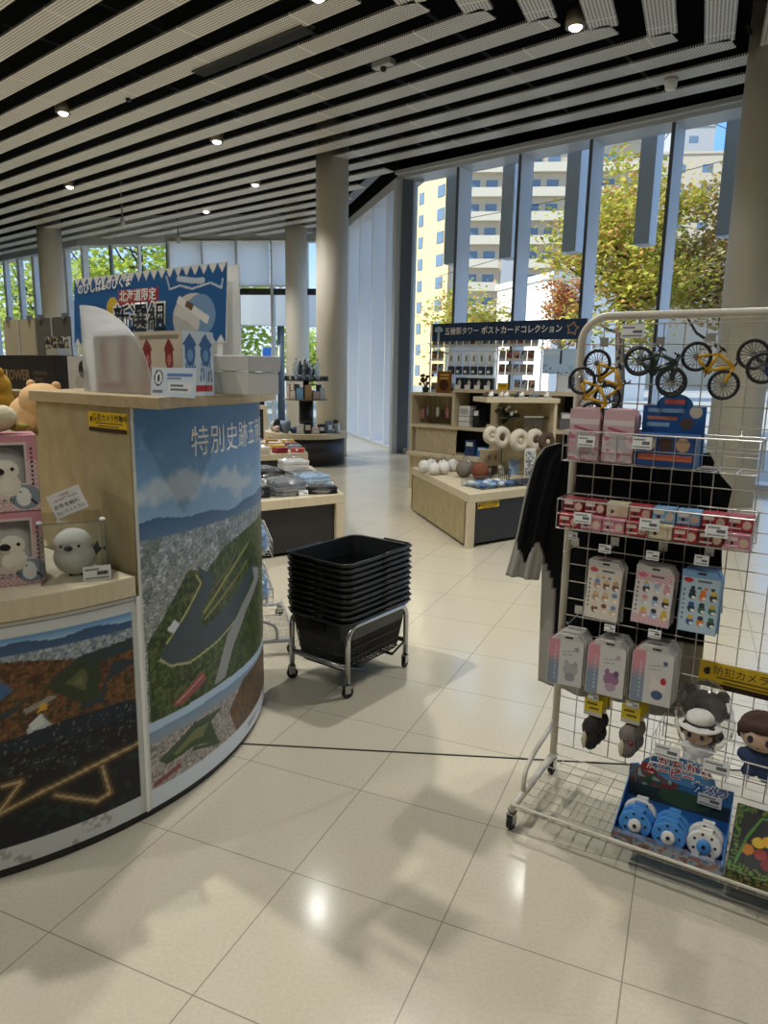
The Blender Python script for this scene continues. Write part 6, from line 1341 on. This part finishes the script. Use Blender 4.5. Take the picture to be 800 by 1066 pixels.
for i in range(6):
    o = thing('white_packet', 'white hanging packet on the clear rack under the banner, %s from the left' % ORD[i], 'packet', WW(.255 + .112 * i, .118, 1.62), aW, 'white packets on the clear rack'); MB().slab([(-.035, .03), (-.02, 0), (.02, 0), (.035, .03), (.035, .15), (-.035, .15)], 0, .012).build('pouch', WHITE, o); MB().b2(-.012, .012, -.001, 0, .04, .11).build('print', mat('print_grey', (110, 120, 130), .6, noise=.2), o); MB().tube([(0, .006, .15), (0, .006, .172)], .002, 5).build('tie', WHITE, o)
for i in range(6):
    o = thing('dark_packet', 'dark small packet in the lower row of the clear rack, %s from the left' % ORD[i], 'packet', WW(.255 + .112 * i, .10, 1.50), aW, 'dark packets on the clear rack'); MB().b2(-.035, .035, 0, .05, 0, .10).build('pouch', mat('dark_goods', (50, 56, 66), .5, noise=.3), o); MB().b2(-.02, .02, -.001, 0, .02, .05).build('print', WHITE, o)
for i in range(4):
    o = thing('photo_box', 'black box with a white figure picture under the clear rack, %s from the left' % ORD[i], 'box', WW(.43 + .14 * i, .06, 1.326), aW, 'black picture boxes'); MB().b2(-.055, .055, 0, .06, 0, .135).build('carton', BLACKP, o); MB().slab([(-.02, .03), (.02, .03), (.025, .08), (0, .115), (-.025, .08)], -.001, 0).build('picture', mat('figure_pale', (196, 190, 180), .6, noise=.1), o); MB().b2(-.045, .035, -.03, -.028, 0, .05).build('price_slip', WHITE, o)
o = thing('yellow_notice', 'small yellow sign standing on the worktop of the postcard shelf', 'notice', WW(1.05, .05, 1.326), aW); MB().b2(-.07, .07, 0, .004, 0, .085).build('board', mat('notice_yellow'), o); f = Art(-.07, .07, 0, .085, 24, 16).fill((214, 176, 30)); f.rect(-.05, .05, .05, .062, (60, 50, 20)); f.rect(-.04, .05, .03, .038, (60, 50, 20)); f.build('printed_face', o, sheet()); MB().b2(-.03, .03, 0, .04, 0, .004).build('foot', WHITE, o)
o = thing('brown_poster', 'brown and gold poster standing on the left board of the shelf', 'poster', WW(.18, .06, 1.2665), aW, rx=-.05); MB().b2(-.10, .12, 0, .006, 0, .27).build('board', mat('poster_brown', (120, 80, 30), .5, noise=.2), o); f = Art(-.10, .12, 0, .27, 30, 34).fill((128, 84, 30)); f.ell(.01, .10, .07, .07, (70, 36, 22)); f.rect(-.06, .08, .22, .235, (206, 176, 90)); f.rect(-.05, .08, .18, .192, (206, 176, 90)); f.build('printed_face', o, sheet()); MB().b2(-.04, .04, .0, .05, 0, .004).build('foot', WHITE, o)
o = thing('dried_flowers', 'bunch of dried brown flowers at the left end of the shelf', 'flowers', WW(-.12, .10, 1.2665), aW); m = MB(); s2 = MB()
for i in range(16): x, y, z = rng.uniform(-.09, .09), rng.uniform(-.05, .05), rng.uniform(.1, .22); m.ell((x, y, z), (.022, .02, .02), 8, 6); s2.tube([(0, 0, .04), (x, y, z)], .003, 4)
q_ = m.build('heads', mat('dry_brown', (84, 60, 46), .9, noise=.4), o, True); q_['kind'] = 'stuff'; s2.build('stems', mat('bark'), o); MB().lathe([(.035, 0), (.045, .05), (.03, .07)], 14).build('vase', DARK, o, True)
# right end: white blue stationery
BLP = mat('pale_blue_card', (170, 200, 230), .5, noise=.04)
for i, (t_, z, w_, h_, m_, lb) in enumerate([(1.74, 1.5335, .42, .27, BLP, 'pale blue picture panel high at the right end of the shelf'), (1.86, 1.326, .26, .20, WHITE, 'white boxed set with a dark blue front at the right end of the shelf')]):
    o = thing('stationery_box', lb, 'box', WW(t_, .10, z if i else 1.326 + .2075), aW); MB().b2(-w_ / 2, w_ / 2, 0, .08 if i else .04, 0, h_).build('carton', m_, o)
    f = Art(-w_ / 2, w_ / 2, 0, h_, 50, 34).fill((176, 204, 232) if i == 0 else (206, 212, 220))
    if i: f.rect(0, .11, .04, .17, (60, 84, 116)); f.rect(.02, .03, .04, .17, (34, 50, 76)); f.rect(-.02, .12, .005, .035, (226, 226, 226))
    else: f.rect(-.20, .0, .2, .24, (200, 216, 232)); f.rect(0.0, .03, .1, .25, (40, 56, 80)); f.speckle((f.Y < .1), [(150, 180, 210), (176, 204, 232), (120, 150, 180)], .05, 48)
    f.build('printed_face', o, sheet())
o = thing('acrylic_riser', 'clear acrylic riser holding the pale blue panel at the right end of the shelf', 'stand', WW(1.74, .13, 1.3255), aW); MB().b2(-.2, .2, -.05, .05, .198, .207).b2(-.2, -.192, -.05, .05, 0, .198).b2(.192, .2, -.05, .05, 0, .198).build('riser', ACR, o); MB().tube([(-.2, -.05, .207), (.2, -.05, .207)], .002, 4).build('edge', GREY, o)
for i, (t_, z, w_, h_, m_, lb, tt) in enumerate([(.50, .861, .16, .26, WHITE, 'stack of white boxes in the dark compartment of the shelf, left', 0), (.68, .861, .09, .24, BLACKP, 'black box with a white label in the dark compartment of the shelf', 1), (.88, .861, .10, .05, PLYL, 'low wooden plate in the dark compartment of the shelf', 0), (.60, .501, .14, .20, mat('goods_dark blue'), 'dark blue folded goods under the lower board of the shelf', 0), (.78, .501, .14, .13, mat('carton_light_blue'), 'bright blue box under the lower board of the shelf', 1), (1.87, .901, .14, .22, GREY, 'grey box in the dark compartment at the right end of the shelf', 0)]):
    o = thing('boxed_goods', lb, 'box', WW(t_, .08, z), aW); n = 4 if i == 0 else 3 if i == 3 else 1; m = MB()
    for k in range(n): m.b2(-w_ / 2, w_ / 2, .003 * k, .16, h_ * k / n, h_ * (k + .9) / n)
    m.build('carton', m_, o, bevel=.003); MB().b2(-w_ * .35, w_ * .35, -.002, 0, h_ * .6, h_ * .85).build('label', WHITE if m_ is not WHITE else LGREY, o)
for i in range(7):
    t_ = -.18 + .078 * i; cn = ['pink', 'grey', 'brown', 'white', 'dark', 'pink', 'grey'][i]; o = thing('hanging_charm', '%s hanging charm in the left wooden compartment of the shelf, %s from the left' % (cn, ORD[i]), 'charm', WW(t_, .14, .92 + .03 * (i % 2)), aW, 'hanging charms in the left compartment')
    mm_ = mat('charm_' + cn, {'pink': (190, 120, 130), 'grey': (130, 130, 130), 'brown': (96, 70, 54), 'white': (206, 204, 198), 'dark': (50, 46, 50)}[cn], .7, noise=.2); MB().blob([((0, 0, .05), (.026, .02, .05)), ((0, 0, .11), (.02, .018, .03))], (0, 0, .06), 12, 10, .03, i).build('body', mm_, o, True); MB().tube([(0, 0, .13), (0, 0, 1.234 - (.92 + .03 * (i % 2)))], .0015, 4).build('cord', WHITE, o)
o = thing('bottle', 'white bottle with a black pump near the right end of the island', 'bottle', IW(1.24, 1.02, .4845), 0); MB().lathe([(0, 0), (.04, 0), (.04, .26), (.02, .30), (.02, .32), (0, .32)], 18).build('body', mat('bottle_white', (206, 214, 222), .3, noise=.03), o, True); MB().lathe([(.022, .32), (.022, .35), (0, .352)], 14).build('cap', BLACKP, o, True); MB().b2(-.07, .01, -.012, .012, .35, .375).build('pump', BLACKP, o, bevel=.005)

# ------------------------------------------------ black festival coat on the back of the rack
def coat():
    t = thing('festival_coat', 'black coat with pale zigzag hems hanging behind the wire rack', 'coat', RK(0, 0, 0), aR)
    def cloth(name, left, right, z0, z1, y0, hem, fold, seed, nx=46, ny=80):
        r2 = random.Random(seed); u, v = np.meshgrid(np.linspace(0, 1, nx), np.linspace(0, 1, ny)); z = z0 + (z1 - z0) * v
        xl, xr = np.interp(z, *zip(*left)), np.interp(z, *zip(*right)); x = xl + (xr - xl) * u
        amp = fold * (1.15 - v); y = y0 + amp * (np.sin(u * 13 + seed) + .5 * np.sin(u * 29 + 2 * seed)) * .5
        a = Art(0, 1, 0, 1, nx, ny).fill((20, 20, 22)); zz = hem(x); pale = z < zz; a.put(pale, (160, 156, 148))
        edge_ = (u < .07) if name == 'sleeve' else (u > 2); a.put(edge_, (150, 146, 136))
        o = a.build(name, t, lambda X, Y: np.stack([x.ravel(), y.ravel(), z.ravel()], 1), paint_mat('printed_cloth', .9, .1)); s_ = o.modifiers.new('thick', 'SOLIDIFY'); s_.thickness = .008; s_.offset = 0
    zig = lambda base, amp, per: (lambda x: base + amp * (np.abs((x / per) % 1 - .5) * 4 - 1))
    cloth('body', [(.30, -.155), (.80, -.165), (1.15, -.19), (1.255, -.10), (1.30, .02)], [(.30, .43), (.80, .42), (1.15, .46), (1.255, .36), (1.30, .22)], .32, 1.30, .065, lambda x: np.where(x < -.105 - .0 * x, .82 - (x + .16) * 2.2, np.where(x > .30, .60 + .0 * x, .36 + .04 * np.abs((x / .12) % 1 - .5))), .03, 1)
    cloth('sleeve', [(.735, -.300), (.80, -.285), (.91, -.262), (1.04, -.242), (1.12, -.228), (1.194, -.209), (1.244, -.175), (1.262, -.12)], [(.735, -.17), (.85, -.155), (1.0, -.14), (1.2, -.10), (1.262, -.06)], .735, 1.262, .05, zig(.84, .05, .09), .016, 2, 26, 56)
    cloth('sleeve', [(.735, .40), (.85, .39), (1.0, .38), (1.2, .36), (1.262, .32)], [(.735, .47), (.80, .465), (.91, .45), (1.04, .44), (1.12, .43), (1.194, .42), (1.262, .38)], .735, 1.262, .05, zig(.84, .05, .09), .016, 3, 26, 56)
    MB().tube([(-.02, .06, 1.285), (.13, .06, 1.33), (.28, .06, 1.285)], .008, 8).tube([(.13, .06, 1.33), (.13, .05, 1.37), (.13, .015, 1.38), (.13, .006, 1.36)], .003, 6).build('hanger', CHROME, t)
coat()
